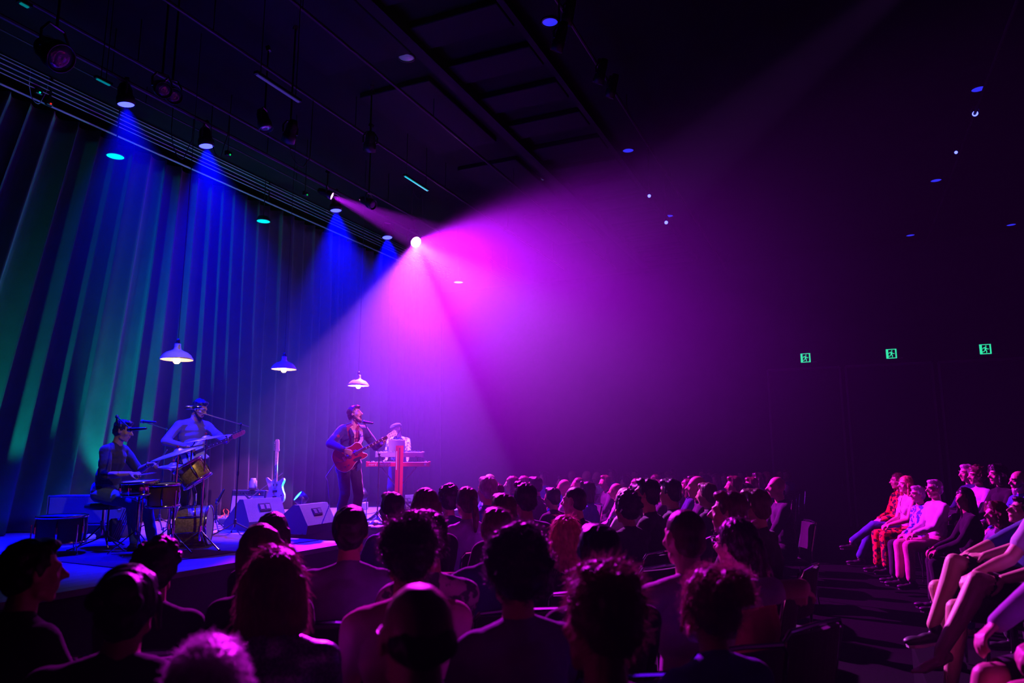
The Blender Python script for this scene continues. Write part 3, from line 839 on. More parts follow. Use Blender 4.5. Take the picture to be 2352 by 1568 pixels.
    if neckopen is None: B.cap(nb - t * .02, .068, nb + t * .008, .062)
    me = B.remesh(max(vox, .010), 2); wobble(me, .0045, 24, int(abs(loc[0] * 100)))
    zc = (nb + f * .06)
    if neckopen:
        drop(me, lambda c: (V(c) - pel).dot(f) > .05 and abs((V(c) - pel).dot(r)) < neckopen * max(0, ((V(c) - pel).dot(t) - .26) / .2) and (V(c) - pel).dot(t) > .26)
    so = link('shirt', me, shirt, root)
    if jacket:
        B = Blob(); torso(B, .030)
        B.cap(pel + r * .05, .138, pel - t * .08 + r * .055, .138); B.cap(pel - r * .05, .138, pel - t * .08 - r * .055, .138)
        for s in (1, -1):
            a, e, w = arm[s]; B.cap(a, .072, e, .060); B.cap(e, .060, V(e).lerp(w, .92), .046)
        me = B.remesh(max(vox, .010), 2); wobble(me, .006, 22, 5)
        drop(me, lambda c: (V(c) - pel).dot(f) > .02 and abs((V(c) - pel).dot(r)) < .055 + .05 * max(0, ((V(c) - pel).dot(t) - .2) / .3) and abs((V(c) - pel).dot(r)) < .10)
        drop(me, lambda c: (V(c) - pel).dot(t) < -.20)
        jo = link('jacket', me, jacket, root)
        md = jo.modifiers.new('thickness', 'SOLIDIFY'); md.thickness = .006
        La = MB()
        for s in (1, -1):
            q = [pel + t * .10 + f * .168 + r * s * .058, pel + t * .36 + f * .150 + r * s * .095, pel + t * .46 + f * .10 + r * s * .11, pel + t * .50 + f * .055 + r * s * .075, pel + t * .40 + f * .135 + r * s * .045, pel + t * .25 + f * .160 + r * s * .05]
            La.add([tuple(x) for x in q] + [tuple(x + f * .008) for x in q], [(0, 1, 5), (1, 4, 5), (1, 2, 4), (2, 3, 4), (6, 11, 7), (7, 11, 10), (7, 10, 8), (8, 10, 9), (0, 6, 7, 1), (1, 7, 8, 2), (2, 8, 9, 3), (3, 9, 10, 4), (4, 10, 11, 5), (5, 11, 6, 0)])
        La.build('lapel', cloth('lapel', (0.02, 0.018, 0.03)), jo)
    # trousers
    B = Blob()
    B.ell(pel + t * .0, (.184 if female else .178, .130, .118)); B.cap(pel - r * .05 + t * .02, .118, pel + r * .05 + t * .02, .118)
    for s in (1, -1):
        a, e, w = leg[s]
        B.cap(a, .098, e, .072)
        if not shorts:
            B.cap(e, .070, V(e).lerp(w, .35) + V((0, -.008, 0)), .066); B.cap(V(e).lerp(w, .35) + V((0, -.008, 0)), .064, V(e).lerp(w, .94), .056)
    me = B.remesh(max(vox, .011), 2); wobble(me, .004, 20, 3)
    if shorts:
        ks = [(V(leg[s][1]), (V(leg[s][1]) - V(leg[s][0])).normalized()) for s in (1, -1)]
        drop(me, lambda c: any((V(c) - q).dot(d) > -.045 and (V(c) - q).length < .16 for q, d in ks))
    link('shorts' if shorts else 'trousers', me, pants, root)
    for i, s in enumerate((1, -1)):
        if not shoes: break
        a, e, w = leg[s]
        d = V(toes[i]) if toes else V((s * .12, 1, 0)); u = V(toeup[i]) if toeup else V((0, 0, 1))
        me, so_ = shoe_mesh(w, d, u, max(vox * .8, .008))
        sh_ = link('shoe', me, M_SHOE, root)
        so_.build('sole', sole or M_SOLED, sh_)
    if not shoes:
        for i, s in enumerate((1, -1)):
            B = Blob()
            w = leg[s][2]; d = (V(toes[i]) if toes else V((s * .12, 1, 0))).normalized(); u = V(toeup[i]) if toeup else V((0, 0, 1)); a = w - u * .05
            B.cap(w, .036, a + d * .02, .032); B.ell(a - d * .03, .030)
            B.cap(a, .03, a + d * .12, .026)
            for q in range(5): B.cap(a + d * .12 + u.cross(d) * (.026 - .013 * q) * s, .011, a + d * (.175 - .008 * q) + u.cross(d) * (.028 - .014 * q) * s, .009 if q else .011, 8)
            link('foot', B.remesh(.007, 1), skin, root)
    # hair
    if hair != 'bald':
        B = Blob(); hair_shape(B, hc, Mh, hair)
        me = B.remesh(hvox, 1)
        wobble(me, .004 if hair not in ('buzz', 'cap') else .0006, 70, 4)
        # keep the face free
        Mi = Mh.transposed()
        def face(c):
            q = Mi @ (V(c) - hc); return q.y > .045 and q.z < .062 and abs(q.x) < (.062 if hair != 'bob' else .055)
        drop(me, face)
        if strand: strands(me, strand, strandlen, curlr, seed=int(abs(loc[1] * 100)) + 1, grav=.8 if hair in ('long', 'bob', 'ponytail', 'blunt') else .25, out=.15 if hair in ('long', 'bob', 'blunt') else .3)
        link('hair', me, hairc, root)
    if beard:
        B = Blob(); P = lambda x, y, z: hc + Mh @ V((x, y, z))
        full = beard[1] if len(beard) > 1 else 0
        B.cap(P(-.058, .012, -.058), .016, P(-.030, .052, -.094 - .02 * mouth), .020); B.cap(P(.058, .012, -.058), .016, P(.030, .052, -.094 - .02 * mouth), .020)
        B.cap(P(-.030, .055, -.096 - .02 * mouth), .020, P(.030, .055, -.096 - .02 * mouth), .020); B.ell(P(0, .068, -.104 - .022 * mouth - full * .02), (.028, .022, .020 + full * .03), Mh)
        B.cap(P(-.024, .080, -.060), .006, P(-.008, .090, -.047), .007, 8); B.cap(P(.024, .080, -.060), .006, P(.008, .090, -.047), .007, 8)
        B.cap(P(-.064, .0, -.01), .010, P(-.060, .010, -.055), .015); B.cap(P(.064, .0, -.01), .010, P(.060, .010, -.055), .015)
        me = B.remesh(.006, 1); wobble(me, .0015, 90, 2); link('beard', me, beard[0], root)
    if glass: glasses(hc, Mh, root)
    if headwear == 'flat_cap':
        B = Blob(); P = lambda x, y, z: hc + Mh @ V((x, y, z))
        B.ell(P(0, -.010, .075), (.094, .118, .045), Mh); B.ell(P(0, -.03, .055), (.088, .10, .05), Mh); B.ell(P(0, .082, .062), (.062, .050, .012), Mh)
        link('flat_cap', B.remesh(.007, 2), cloth('cap', (0.05, 0.05, 0.07)), root)
    root['_hc'] = 0
    del root['_hc']
    return root, dict(head=hc, Mh=Mh, arm=arm, leg=leg, pel=pel, t=t, f=f, r=r, nb=nb)

# ================================================================== INSTRUMENTS AND STAGE GEAR
M_CYM = mat('cymbal_bronze', (0.66, 0.58, 0.52), 0.38, .75, bump=.15, bscale=60)
M_DHEAD = mat('drum_head', (0.62, 0.60, 0.62), 0.45)
M_GOLD = mat('gold_sparkle', (0.50, 0.36, 0.12), 0.35, .35, two=(0.34, 0.24, 0.07), vscale=45, coat=.4)
M_WOODD = mat('dark_drum_wood', (0.08, 0.03, 0.015), 0.35, var=.4, coat=.3)
M_WOOD = mat('drumstick_wood', (0.55, 0.38, 0.20), 0.5)
M_CAB = mat('cabinet_black', (0.032, 0.032, 0.036), 0.7, bump=.3, bscale=120)
M_GRILLE = mat('grille_blue', (0.07, 0.07, 0.10), 0.65, bump=.5, bscale=200)
M_PINKG = mat('grille_silver', (0.62, 0.55, 0.58), 0.6, var=.1, vscale=120)
M_SUNB = mat('red_sunburst', (0.26, 0.012, 0.012), 0.16, coat=.8, var=.35, vscale=4)
M_IVORY = mat('ivory', (0.78, 0.72, 0.62), 0.35)
M_MAPLE = mat('maple', (0.58, 0.36, 0.17), 0.4)
M_ROSE = mat('rosewood', (0.10, 0.035, 0.02), 0.4)
M_REDK = mat('red_lacquer', (0.62, 0.012, 0.02), 0.3, coat=.4)
M_KEYB = mat('black_key', (0.015, 0.015, 0.018), 0.3)

def on_stage(x, y): return at_z(x, y, S)
AZ_R = math.degrees(YAW) - 90                     # heading of "right in the photograph"
def yawof(az): return R(az - 90)
def local_to_world(loc, yaw, p): return V(loc) + Matrix.Rotation(yaw, 3, 'Z') @ V(p)

def tripod(root, h, foot=.32, n=3, z0=.16, m=None, r=.009, a0=0):
    m = m or M_METAL
    for k in range(n):
        a = a0 + 2 * PI * k / n
        c = MB(); c.tube([(0, 0, z0), (.12 * foot / .32 * math.cos(a), .12 * foot / .32 * math.sin(a), z0 * .62), (foot * math.cos(a), foot * math.sin(a), .012)], r, 6)
        lg = c.build('leg', m, root)
        MB().sphere((foot * math.cos(a), foot * math.sin(a), .012), .014, 8).build('rubber_foot', M_RUBBER, lg)
    MB().lathe([(0, z0 + .05), (.020, z0 + .04), (.024, z0 - .02), (0, z0 - .03)], n=10).build('hub', m, root)
def mic_head(o, d, r=.024):
    """handheld vocal microphone, o = grille centre, d = towards the cable"""
    o = V(o); d = V(d).normalized()
    g = MB(); g.sphere(o, r, 12); g.lathe([(r, -.004), (r * 1.06, 0), (r, .006)], tuple(o + d * .012), 12, tuple(d))
    b = MB(); b.tube([o + d * .015, o + d * .03, o + d * .17, o + d * .185], [.020, .018, .012, .009], 10)
    return g, b
def mic_stand(name, label, base, h, tip, micdir=None, foot=.32, back=.2, a0=0, group='microphone stands on the stage', kind='vocal', base_r=None, m=None, pivot=None):
    root = empty(name, label, 'microphone stand', base, group=group)
    tip = V(tip) - V(base)
    if base_r: MB().lathe([(0, .03), (base_r * .3, .028), (base_r, .012), (base_r, 0), (0, 0)], n=20).build('base', m or M_METAL, root)
    else: tripod(root, h, foot, a0=a0, m=m)
    pv = V((0, 0, h))
    MB().cyl((0, 0, .1), tuple(pv), .0095, n=8).build('pole', m or M_METAL, root)
    MB().cyl((0, 0, h * .55 - .03), (0, 0, h * .55 + .03), .016, n=8).build('clutch', m or M_METAL, root)
    d = (tip - pv); L = d.length; d.normalize()
    if L > .05:
        MB().tube([pv - d * back, tip], .007, 6).build('boom', m or M_METAL, root)
        MB().sphere(pv, .022, 8).build('knob', m or M_METAL, root)
    md = V(micdir) if micdir is not None else d * -1
    if kind:
        g, b = mic_head(tip + md * -.02 if kind == 'vocal' else tip, md, .024 if kind == 'vocal' else .02)
        mo = b.build('microphone', M_METAL, root, True)
        g.build('grille', M_STEEL, mo, True)
    return root

# ---- drum kit
def drum(name, label, c, axis, r, L, shell, group='drums of the kit', lugs=6, legs=0, legh=0, headm=None, stand=False):
    root = empty(name, label, 'drum', c, group=group)
    a = V(axis).normalized(); u, w, _ = [V(q) for q in frame(a)]
    MB().lathe([(r * .98, -L / 2), (r, -L / 2 + .01), (r, L / 2 - .01), (r * .98, L / 2)], n=36, axis=a).build('shell', shell, root, True)
    for s in (1, -1):
        MB().lathe([(r + .002, s * (L / 2 - .022)), (r + .012, s * (L / 2 - .020)), (r + .012, s * (L / 2 + .006)), (r + .004, s * (L / 2 + .008)), (r - .004, s * (L / 2 + .004))], n=36, axis=a).build('hoop', M_CHROME, root, True)
        MB().lathe([(0, s * (L / 2 + .001)), (r * .7, s * (L / 2 + .001)), (r, s * (L / 2 - .002))], n=36, axis=a).build('drum_head', headm or M_DHEAD, root, True)
    for k in range(lugs):
        q = 2 * PI * k / lugs + .3; dr = u * math.cos(q) + w * math.sin(q)
        b = MB(); b.tube([dr * (r + .012) - a * L * .40, dr * (r + .014) - a * L * .12, dr * (r + .014) + a * L * .12, dr * (r + .012) + a * L * .40], [.004, .012, .012, .004], 6)
        b.build('lug', M_CHROME, root)
    if legs:
        for k in range(legs):
            q = 2 * PI * k / legs + .5
            x, y = math.cos(q) * (r + .03), math.sin(q) * (r + .03)
            lg = MB(); lg.tube([(x, y, L * .2), (x, y, -legh * .6), (x * 1.12, y * 1.12, -legh + .012)], .0075, 6)
            l_ = lg.build('leg', M_CHROME, root); MB().sphere((x * 1.12, y * 1.12, -legh + .012), .013, 8).build('rubber_foot', M_RUBBER, l_)
    if stand:
        MB().cyl((0, 0, -L / 2 - .02), (0, 0, -c[2] + S + .2), .012, n=8).build('stand_post', M_CHROME, root)
        for k in range(3):
            q = 2 * PI * k / 3 + .2
            b = MB(); b.tube([(0, 0, -L / 2 - .07), (math.cos(q) * r * .9, math.sin(q) * r * .9, -L / 2 - .01), (math.cos(q) * (r + .015), math.sin(q) * (r + .015), -L / 2 + .02)], .006, 6)
            b.build('cradle_arm', M_CHROME, root)
            b = MB(); z = -c[2] + S; b.tube([(0, 0, z + .25), (math.cos(q) * .1, math.sin(q) * .1, z + .16), (math.cos(q) * .26, math.sin(q) * .26, z + .01)], .007, 6); b.build('leg', M_CHROME, root)
    return root
right = V((math.sin(YAW), -math.cos(YAW), 0)); towards = V((-math.cos(YAW), -math.sin(YAW), 0))
UP = V((0, 0, 1))
kick_c = at_d(447, 1180, 8.3); kick_c.z = S + .24
drum('bass_drum', 'gold sparkle bass drum on its side at the centre of the kit', kick_c, right * .97 - towards * .20 + UP * .02, .215, .34, M_GOLD, lugs=8)
for s in (1, -1):
    p = kick_c + towards * (.24 * s) + V((0, 0, -.1))
tom_c = at_d(443, 1086, 8.1)
t_ = drum('rack_tom', 'gold sparkle tom tilted above the bass drum', tom_c, right * -.52 + UP * .80 + towards * .12, .160, .23, M_GOLD)
MB().tube([(0, 0, -.10), tuple(V((0, 0, -.22)) + right * .05), tuple(kick_c - tom_c + V((0, 0, .22)))], .011, 8).build('mount_arm', M_CHROME, t_)
sn = at_d(322, 1120, 7.7)
drum('snare_drum', 'shallow chrome snare drum under the drummer\'s sticks', sn, right * -.05 + UP + towards * .07, .178, .14, M_CHROME, lugs=8, stand=True)
ft = at_d(376, 1125, 7.75)
drum('floor_tom', 'dark wood floor tom on chrome legs nearest the crowd', (ft.x, ft.y, ft.z - .05), UP + towards * .07, .165, .24, M_WOODD, legs=3, legh=ft.z - .05 - S)
lt = at_d(140, 1222, 7.6)
drum('floor_tom', 'low dark drum with chrome lugs behind the drum stool, near the left edge', (lt.x, lt.y, S + .26), UP, .235, .28, M_CAB, legs=3, legh=.26, headm=M_BLACK)
def cymbal(name, label, c, r, tilt, sh=None, hat=False):
    c = V(c)
    root = empty(name, label, 'cymbal', (c.x, c.y, S), group='cymbals of the kit')
    h = c.z - S; a = V(tilt).normalized()
    def plate(z, flip=1): return MB().lathe([(.012, .030 * flip), (.030, .028 * flip), (.052, .010 * flip), (r * .4, .004 * flip), (r * .8, -.006 * flip), (r, -.014 * flip), (r, -.0155 * flip), (r * .8, -.0075 * flip), (.052, .008 * flip), (.012, .028 * flip)], (0, 0, z), 48, a)
    plate(h).build('cymbal_plate', M_CYM, root, True)
    if hat: plate(h - .035, -1).build('cymbal_plate', M_CYM, root, True)
    MB().cyl((0, 0, .1), (0, 0, h - .0), .010, n=8).build('pole', M_CHROME, root)
    MB().cyl((0, 0, .1), (0, 0, h * .6), .014, n=8).build('lower_tube', M_CHROME, root)
    MB().lathe([(0, .045), (.010, .044), (.014, .025), (.010, .02)], (0, 0, h + .02), 12, a).build('wing_nut', mat('red_felt', (.5, .02, .04), .8), root)
    tripod(root, h, .28, z0=.22, m=M_CHROME, r=.008, a0=.6)
    return root
cymbal('crash_cymbal', 'large crash cymbal tilted over the floor tom', at_d(410, 1036, 7.85), .29, right * -.30 + UP + towards * .22)
cymbal('ride_cymbal', 'cymbal highest at the right of the kit, in front of the bass guitar', at_d(474, 1006, 8.1), .28, right * -.20 + UP + towards * .10)
cymbal('hi_hat', 'pair of hi-hat cymbals between the crash and the rack tom', at_d(399, 1068, 8.3), .18, right * -.03 + UP + towards * .08, hat=True)
# pedal
p = kick_c - right * .36; r_ = empty('kick_pedal', 'chrome bass drum pedal at the drummer\'s foot', 'pedal', (p.x, p.y, S)); r_.rotation_euler = (0, 0, yawof(AZ_R))
MB().box((0, -.12, .05), (.09, .27, .012), Matrix.Rotation(R(12), 3, 'X')).build('footboard', M_CHROME, r_); MB().box((0, .0, .01), (.12, .1, .02)).build('base_plate', M_METAL, r_)
for s in (-1, 1): MB().cyl((s * .06, .04, 0), (s * .06, .04, .22), .008, n=8).build('post', M_CHROME, r_)
MB().tube([(-.06, .04, .21), (.06, .04, .21)], .006, 6).build('axle', M_CHROME, r_); b = MB(); b.tube([(0, .04, .21), (0, .07, .36)], .005, 6); b.sphere((0, .08, .37), (.022, .022, .03), 10); b.build('beater', M_WHITE, r_)
# stool
stl = on_stage(231, 1258)
st_ = empty('drum_stool', 'round black drum stool with chrome legs under the drummer', 'stool', stl)
MB().lathe([(0, .50), (.17, .50), (.195, .485), (.20, .455), (.185, .43), (0, .425)], n=32).build('seat', mat('stool_vinyl', (.02, .018, .02), .45, bump=.3, bscale=60), st_, True)
MB().cyl((0, 0, .14), (0, 0, .43), .016, n=10).build('post', M_CHROME, st_)
MB().cyl((0, 0, .22), (0, 0, .30), .026, n=10).build('collar', M_CHROME, st_)
tripod(st_, .4, .24, z0=.26, m=M_CHROME, r=.010, a0=.2)
# stick bag
p = at_d(266, 1192, 8.3)
r_ = empty('stick_bag', 'small black bag of drumsticks hanging beside the drum stool', 'stick bag', (p.x, p.y, p.z - .12))
MB().box((0, 0, .0), (.16, .05, .26), bevel=.02).build('pouch', M_CAB, r_)
MB().tube([(-.06, 0, .12), (-.06, .02, .0), (-.06, .03, -.3), (-.06, .03, S - r_.location.z + .01)], .006, 6).build('hanging_hook', M_METAL, r_)
for k in range(5):
    x = -.055 + .027 * k
    MB().tube([(x, -.03, -.10), tuple(V((x, -.03, -.10)) + right * .12 + V((0, 0, .34)))], [.007, .004], 6).build('drumstick', M_WOOD, r_)
def stick(label, a, d, L=.41):
    d = V(d).normalized(); a = V(a)
    o = MB().tube([(0, 0, 0), tuple(d * .02), tuple(d * L * .75), tuple(d * (L - .02)), tuple(d * (L - .012)), tuple(d * L)], [.005, .0078, .0075, .004, .006, .003], 8).build('drumstick', M_WOOD, smooth=True)
    o.location = a; return tag(o, label, 'drumstick', 'drumsticks in the drummer\'s hands')

# ---- guitars
def smooth_poly(pts, n=6):
    P = [np.array(p, float) for p in pts]; N = len(P); out = []
    for i in range(N):
        p0, p1, p2, p3 = P[i - 1], P[i], P[(i + 1) % N], P[(i + 2) % N]
        for k in range(n):
            t = k / n
            out.append(tuple(.5 * ((2 * p1) + (-p0 + p2) * t + (2 * p0 - 5 * p1 + 4 * p2 - p3) * t * t + (-p0 + 3 * p1 - 3 * p2 + p3) * t ** 3)))
    return out
HOLLOW = smooth_poly([(-.25, 0), (-.235, .11), (-.16, .185), (-.06, .18), (.02, .135), (.09, .125), (.165, .14), (.215, .10), (.225, .03), (.21, -.02), (.19, -.04), (.235, -.085), (.235, -.115), (.17, -.13), (.09, -.115), (.02, -.135), (-.06, -.18), (-.16, -.185), (-.235, -.11)])
SOLID = smooth_poly([(-.20, 0), (-.19, .10), (-.13, .155), (-.05, .14), (.03, .115), (.10, .135), (.20, .175), (.23, .16), (.19, .11), (.16, .06), (.15, -.03), (.18, -.09), (.20, -.13), (.16, -.145), (.09, -.115), (.02, -.125), (-.07, -.16), (-.15, -.15), (-.19, -.09)])
def guitar(name, label, cat, c, u, n, outline, body, scale_len=.46, bass=False, headm=None, neckm=None, guard=None, guardm=None, hollow=False, th=.045, board=None, headstock='sym', k=1.0, knobs=2):
    u = V(u).normalized(); n = V(n); n = (n - u * n.dot(u)).normalized(); v = n.cross(u)
    root = empty(name, label, cat, c); Mx = axes((u, v, n), (0, 0, 0)).to_3x3(); root.rotation_euler = Mx.to_euler()
    root.scale = (k, k, k)
    MB().prism(outline, -th, 0).build('guitar_body', body, root)
    if hollow:
        b = MB()
        for z in (0, -th):
            b.tube([(x * 1.0, y * 1.0, z) for x, y in outline + outline[:1]], .0032, 6, cap=False)
        b.build('binding', M_IVORY, root)
        MB().prism(smooth_poly([(.02, -.07), (.13, -.075), (.14, -.11), (.05, -.115)]), .004, .007).build('pickguard', M_KEYB, root)
        f_ = MB()
        for s in (1,): f_.tube([(-.10, s * .115, .001), (-.06, s * .10, .001), (.0, s * .095, .001), (.04, s * .075, .001)], .0035, 6)
        f_.build('sound_hole', M_KEYB, root)
    if guard: MB().prism(guard, .001, .004).build('pickguard', guardm or M_IVORY, root)
    L = scale_len + .0
    x0 = .16 if not hollow else .20
    MB().box((x0 - .03 + L / 2, 0, .004 - .008), (L + .06, .048, .024), bevel=.007).build('neck', neckm or M_MAPLE, root)
    fb = MB().box((x0 - .06 + L / 2, 0, .0115), (L + .12, .046, .006)).build('fretboard', board or M_ROSE, root)
    fr = MB()
    q = 0.62 if not bass else .8
    for i in range(1, 20):
        x = x0 + L - (q * (1 - 2 ** (-i / 12)))
        if x > x0 - .11: fr.box((x, 0, .0155), (.0018, .045, .002))
    fr.build('frets', M_CHROME, fb)
    dm = MB()
    for i in (3, 5, 7, 9, 12, 15):
        x = x0 + L - q * (1 - 2 ** (-(i - .5) / 12))
        if x > x0 - .1: dm.box((x, 0, .0150), (.012, .026 if hollow else .007, .001))
    dm.build('inlays', M_IVORY, fb)
    hx = x0 + L
    if headstock == 'sym': H = [(hx, -.022), (hx, .022), (hx + .04, .036), (hx + .14, .046), (hx + .165, .02), (hx + .155, 0), (hx + .165, -.02), (hx + .14, -.046), (hx + .04, -.036)]
    else: H = smooth_poly([(hx, -.020), (hx + .0, .024), (hx + .05, .028), (hx + .13, .030), (hx + .19, .036), (hx + .205, .01), (hx + .19, -.022), (hx + .14, -.032), (hx + .06, -.034), (hx + .02, -.040)], 3)[::-1]
    hs = MB().prism(H if headstock != 'sym' else H[::-1], -.010, .005).build('headstock', headm or M_KEYB, root)
    ns = 4 if bass else 6
    for i in range(ns):
        if headstock == 'sym': sx = hx + .045 + .04 * (i % 3); sy = (.040 + .004 * (i % 3)) * (1 if i < 3 else -1); d = 1 if i < 3 else -1
        else: sx = hx + .035 + (.14 / ns) * i * 1.1; sy = .030; d = 1
        b = MB(); b.cyl((sx, sy * .5, .0), (sx, sy * .5, .014), .004, n=8); b.cyl((sx, sy, -.003), (sx, sy + d * .022, -.003), .003, n=6); b.box((sx, sy + d * .026, -.003), (.012, .014, .010), bevel=.003)
        b.build('tuning_peg', M_CHROME, hs)
    bx = -.09
    MB().box((bx, 0, .010), (.035, .075, .014), bevel=.003).build('bridge', M_CHROME, root)
    if hollow: MB().tube([(bx - .03, -.03, .012), (bx - .10, 0, .010), (-.245, 0, .004)], .006, 6).build('tailpiece', M_CHROME, root)
    for x in ((.10, .0) if not bass else (.02,)):
        MB().box((x, 0, .008), (.036, .080, .012), bevel=.003).build('pickup', M_CHROME if hollow else M_KEYB, root)
    for i in range(knobs): MB().cyl((-.13 + .06 * i, -.115 + .0 * i, 0), (-.13 + .06 * i, -.115, .016), .011, n=12).build('knob', M_KEYB if hollow else M_CHROME, root)
    sg = MB()
    for i in range(ns):
        y = (-.5 + i / (ns - 1)) * .036
        sg.tube([(bx, y * 1.3, .019), (hx, y * .85, .019)], .0007, 4)
    sg.build('strings', M_CHROME, root)
    return root

# ---- boxes and gear
def wedge(label, front, w, h, d, az, group='wedge monitors along the stage front'):
    root = empty('stage_monitor', label, 'stage monitor', front, yawof(az), group)
    prof = [(0, 0), (-.02, .12 * h / .4), (.13, h), (.21, h), (d, .10), (d, 0)]
    MB().prism(prof[::-1], -w / 2, w / 2, (0, 0, 0), (0, 1, 0), (0, 0, 1)).build('cabinet', M_CAB, root)
    g = V((0, d, .10)); e = V((0, .21, h)); cc = (g + e) / 2; dd = (e - g)
    MB().box(tuple(cc + V((0, .006, .006))), (w * .92, dd.length * .88, .012), Matrix.Rotation(math.atan2(dd.z, dd.y), 3, 'X')).build('grille', M_METAL, root)
    # recessed twin handle slots on the sloping back
    a = V((0, -.02, .12 * h / .4)); b = V((0, .13, h)); dd = b - a; rot = Matrix.Rotation(math.atan2(dd.z, dd.y), 3, 'X')
    c = a + dd * .62
    hp = MB().box(tuple(c + V((.0 * w, -.004, .0))), (w * .30, dd.length * .32, .012), rot).build('handle_recess', M_KEYB, root)
    for s in (-1, 1): MB().box(tuple(c + V((s * w * .075, -.012, .003))), (w * .10, dd.length * .20, .006), rot, .002).build('jack_plate', M_STEEL, hp)
    MB().box((0, -.022 + .08, .012), (w * 1.005, .02, .02)).build('rubber_strip', M_RUBBER, root)
    return root
w1 = on_stage(607, 1216); w2 = on_stage(742, 1221)
wedge('grey wedge monitor below the spare guitar, left of the two at the front', w1 + V((0.0, -.05, 0)), .66, .43, .52, 83)
wedge('black wedge monitor at the singer\'s feet, in front of the crowd', w2 + V((-.05, .0, 0)), .70, .38, .55, 97)
wedge('small grey wedge monitor far right, in front of the keyboards', on_stage(940, 1182), .55, .34, .42, 70)
# wide low speaker behind the drummer
bx_ = at_d(201, 1171, 9.1)
r_ = empty('speaker_cabinet', 'wide blue-lit speaker cabinet with pale edging behind the drum stool', 'speaker', (bx_.x, bx_.y, S), yawof(AZ_R + 90 + 8))
Wd, Hd = .95, .36; z0 = bx_.z - S
MB().box((0, .16, z0), (Wd, .30, Hd), bevel=.012).build('cabinet', M_CAB, r_)
MB().box((0, 0, z0), (Wd - .04, .02, Hd - .04), bevel=.004).build('grille_cloth', M_GRILLE, r_)
e_ = MB()
for a, b in (((-Wd / 2, -Hd / 2), (Wd / 2, -Hd / 2)), ((Wd / 2, -Hd / 2), (Wd / 2, Hd / 2)), ((Wd / 2, Hd / 2), (-Wd / 2, Hd / 2)), ((-Wd / 2, Hd / 2), (-Wd / 2, -Hd / 2))): e_.cyl((a[0], -.005, z0 + a[1]), (b[0], -.005, z0 + b[1]), .007, n=6)
e_.build('edge_trim', M_STEEL, r_)
MB().lathe([(0, .004), (.028, .004), (.030, 0)], (Wd * .40, -.012, z0 + .03), 16, (0, -1, 0)).build('badge', M_WHITE, r_)
MB().box((0, .16, (z0 - Hd / 2) / 2), (Wd * .9, .24, z0 - Hd / 2)).build('stand_box', M_BLACK, r_)
# guitar amplifier with silver grille, leaning back
am = at_d(563, 1190, 11.5); am.z = S
r_ = empty('guitar_amplifier', 'black guitar amplifier with a pink-lit silver grille leaning back behind the monitor', 'amplifier', am, yawof(AZ_R + 90 + 20)); r_.rotation_euler = (R(-8), 0, yawof(AZ_R + 90 - 12))
MB().box((0, .12, .25), (.62, .24, .50), bevel=.012).build('cabinet', M_CAB, r_)
MB().box((0, -.004, .215), (.56, .012, .37), bevel=.004).build('grille_cloth', M_PINKG, r_)
pn = MB().box((0, -.004, .445), (.56, .014, .075), bevel=.003).build('control_panel', M_STEEL, r_)
for i in range(10): MB().cyl((-.23 + .05 * i, -.01, .445), (-.23 + .05 * i, -.026, .445), .010, n=10).build('knob', M_KEYB, pn)
MB().tube([(-.10, .12, .50), (-.08, .12, .525), (.08, .12, .525), (.10, .12, .50)], .008, 6).build('carry_handle', M_RUBBER, r_)
MB().sphere((.20, -.012, .43), .008, 8).build('pilot_light', lens_mat((1, .05, .02), 3), r_)
# small towel / jug on the amplifier
p = am + V((0, 0, .53)) - right * -.12 + V((.02, .05, 0))
o = MB().lathe([(0, 0), (.055, 0), (.065, .02), (.06, .10), (.045, .125), (.04, .15), (0, .15)], n=20).build('water_jug', mat('jug_plastic', (.35, .35, .5), .3), smooth=True); o.location = p
tag(o, 'small pale jug standing on the guitar amplifier', 'jug')
# pedals, boxes, towels, papers, rugs on the deck
def floor_item(name, label, cat, c, size, az, m, group=None, bev=.01):
    o = MB().box((0, 0, size[2] / 2), size, bevel=min(bev, size[2] * .45)).build(name, m); o.location = (c[0], c[1], S + .002); o.rotation_euler = (0, 0, R(az))
    return tag(o, label, cat, group)
rugc = at_z(330, 1236, S)
rg = MB().box((0, 0, .004), (2.6, 2.0, .008), bevel=.002).build('drum_rug', mat('rug_dark', (.05, .02, .025), .95, two=(.02, .015, .03), vscale=8)); rg.location = (kick_c.x - .15, kick_c.y + .15, S + .001); rg.rotation_euler = (0, 0, R(-3)); tag(rg, 'dark patterned rug under the whole drum kit', 'rug')
floor_item('set_list', 'white paper sheet on the deck by the near microphone stand', 'paper', on_stage(284, 1269), (.40, .24, .003), 18, M_WHITE, 'paper sheets on the stage')
floor_item('set_list', 'long pale paper sheet on the deck in front of the drum kit', 'paper', on_stage(492, 1264), (.62, .20, .003), -4, M_WHITE, 'paper sheets on the stage')
floor_item('set_list', 'pale paper sheet on the deck between the tall boom stand and the monitor', 'paper', on_stage(515, 1219), (.55, .40, .003), 8, mat('paper_grey', (.4, .4, .45), .7), 'paper sheets on the stage')
o = Blob().cap((0, 0, .045), .045, (.14, .03, .04), .040).cap((.03, .06, .035), .035, (.12, -.04, .03), .03).remesh(.008, 2); wobble(o, .006, 40, 1)
o = link('towel', o, M_WHITE); o.location = on_stage(857, 1208); o.location.z = S - .004; tag(o, 'crumpled white towel at the right end of the monitors', 'towel')
o = Blob().cap((0, 0, .04), .04, (.08, .03, .035), .035).remesh(.008, 2); o = link('towel', o, M_WHITE); o.location = on_stage(203, 1240); o.location.z = S - .004; tag(o, 'small white rolled cloth beside the drum stool legs', 'towel')
floor_item('wooden_box', 'small pale wooden box on the deck beside the white towel', 'box', on_stage(851, 1216), (.10, .07, .06), 20, mat('pale_wood', (.5, .4, .22), .6))
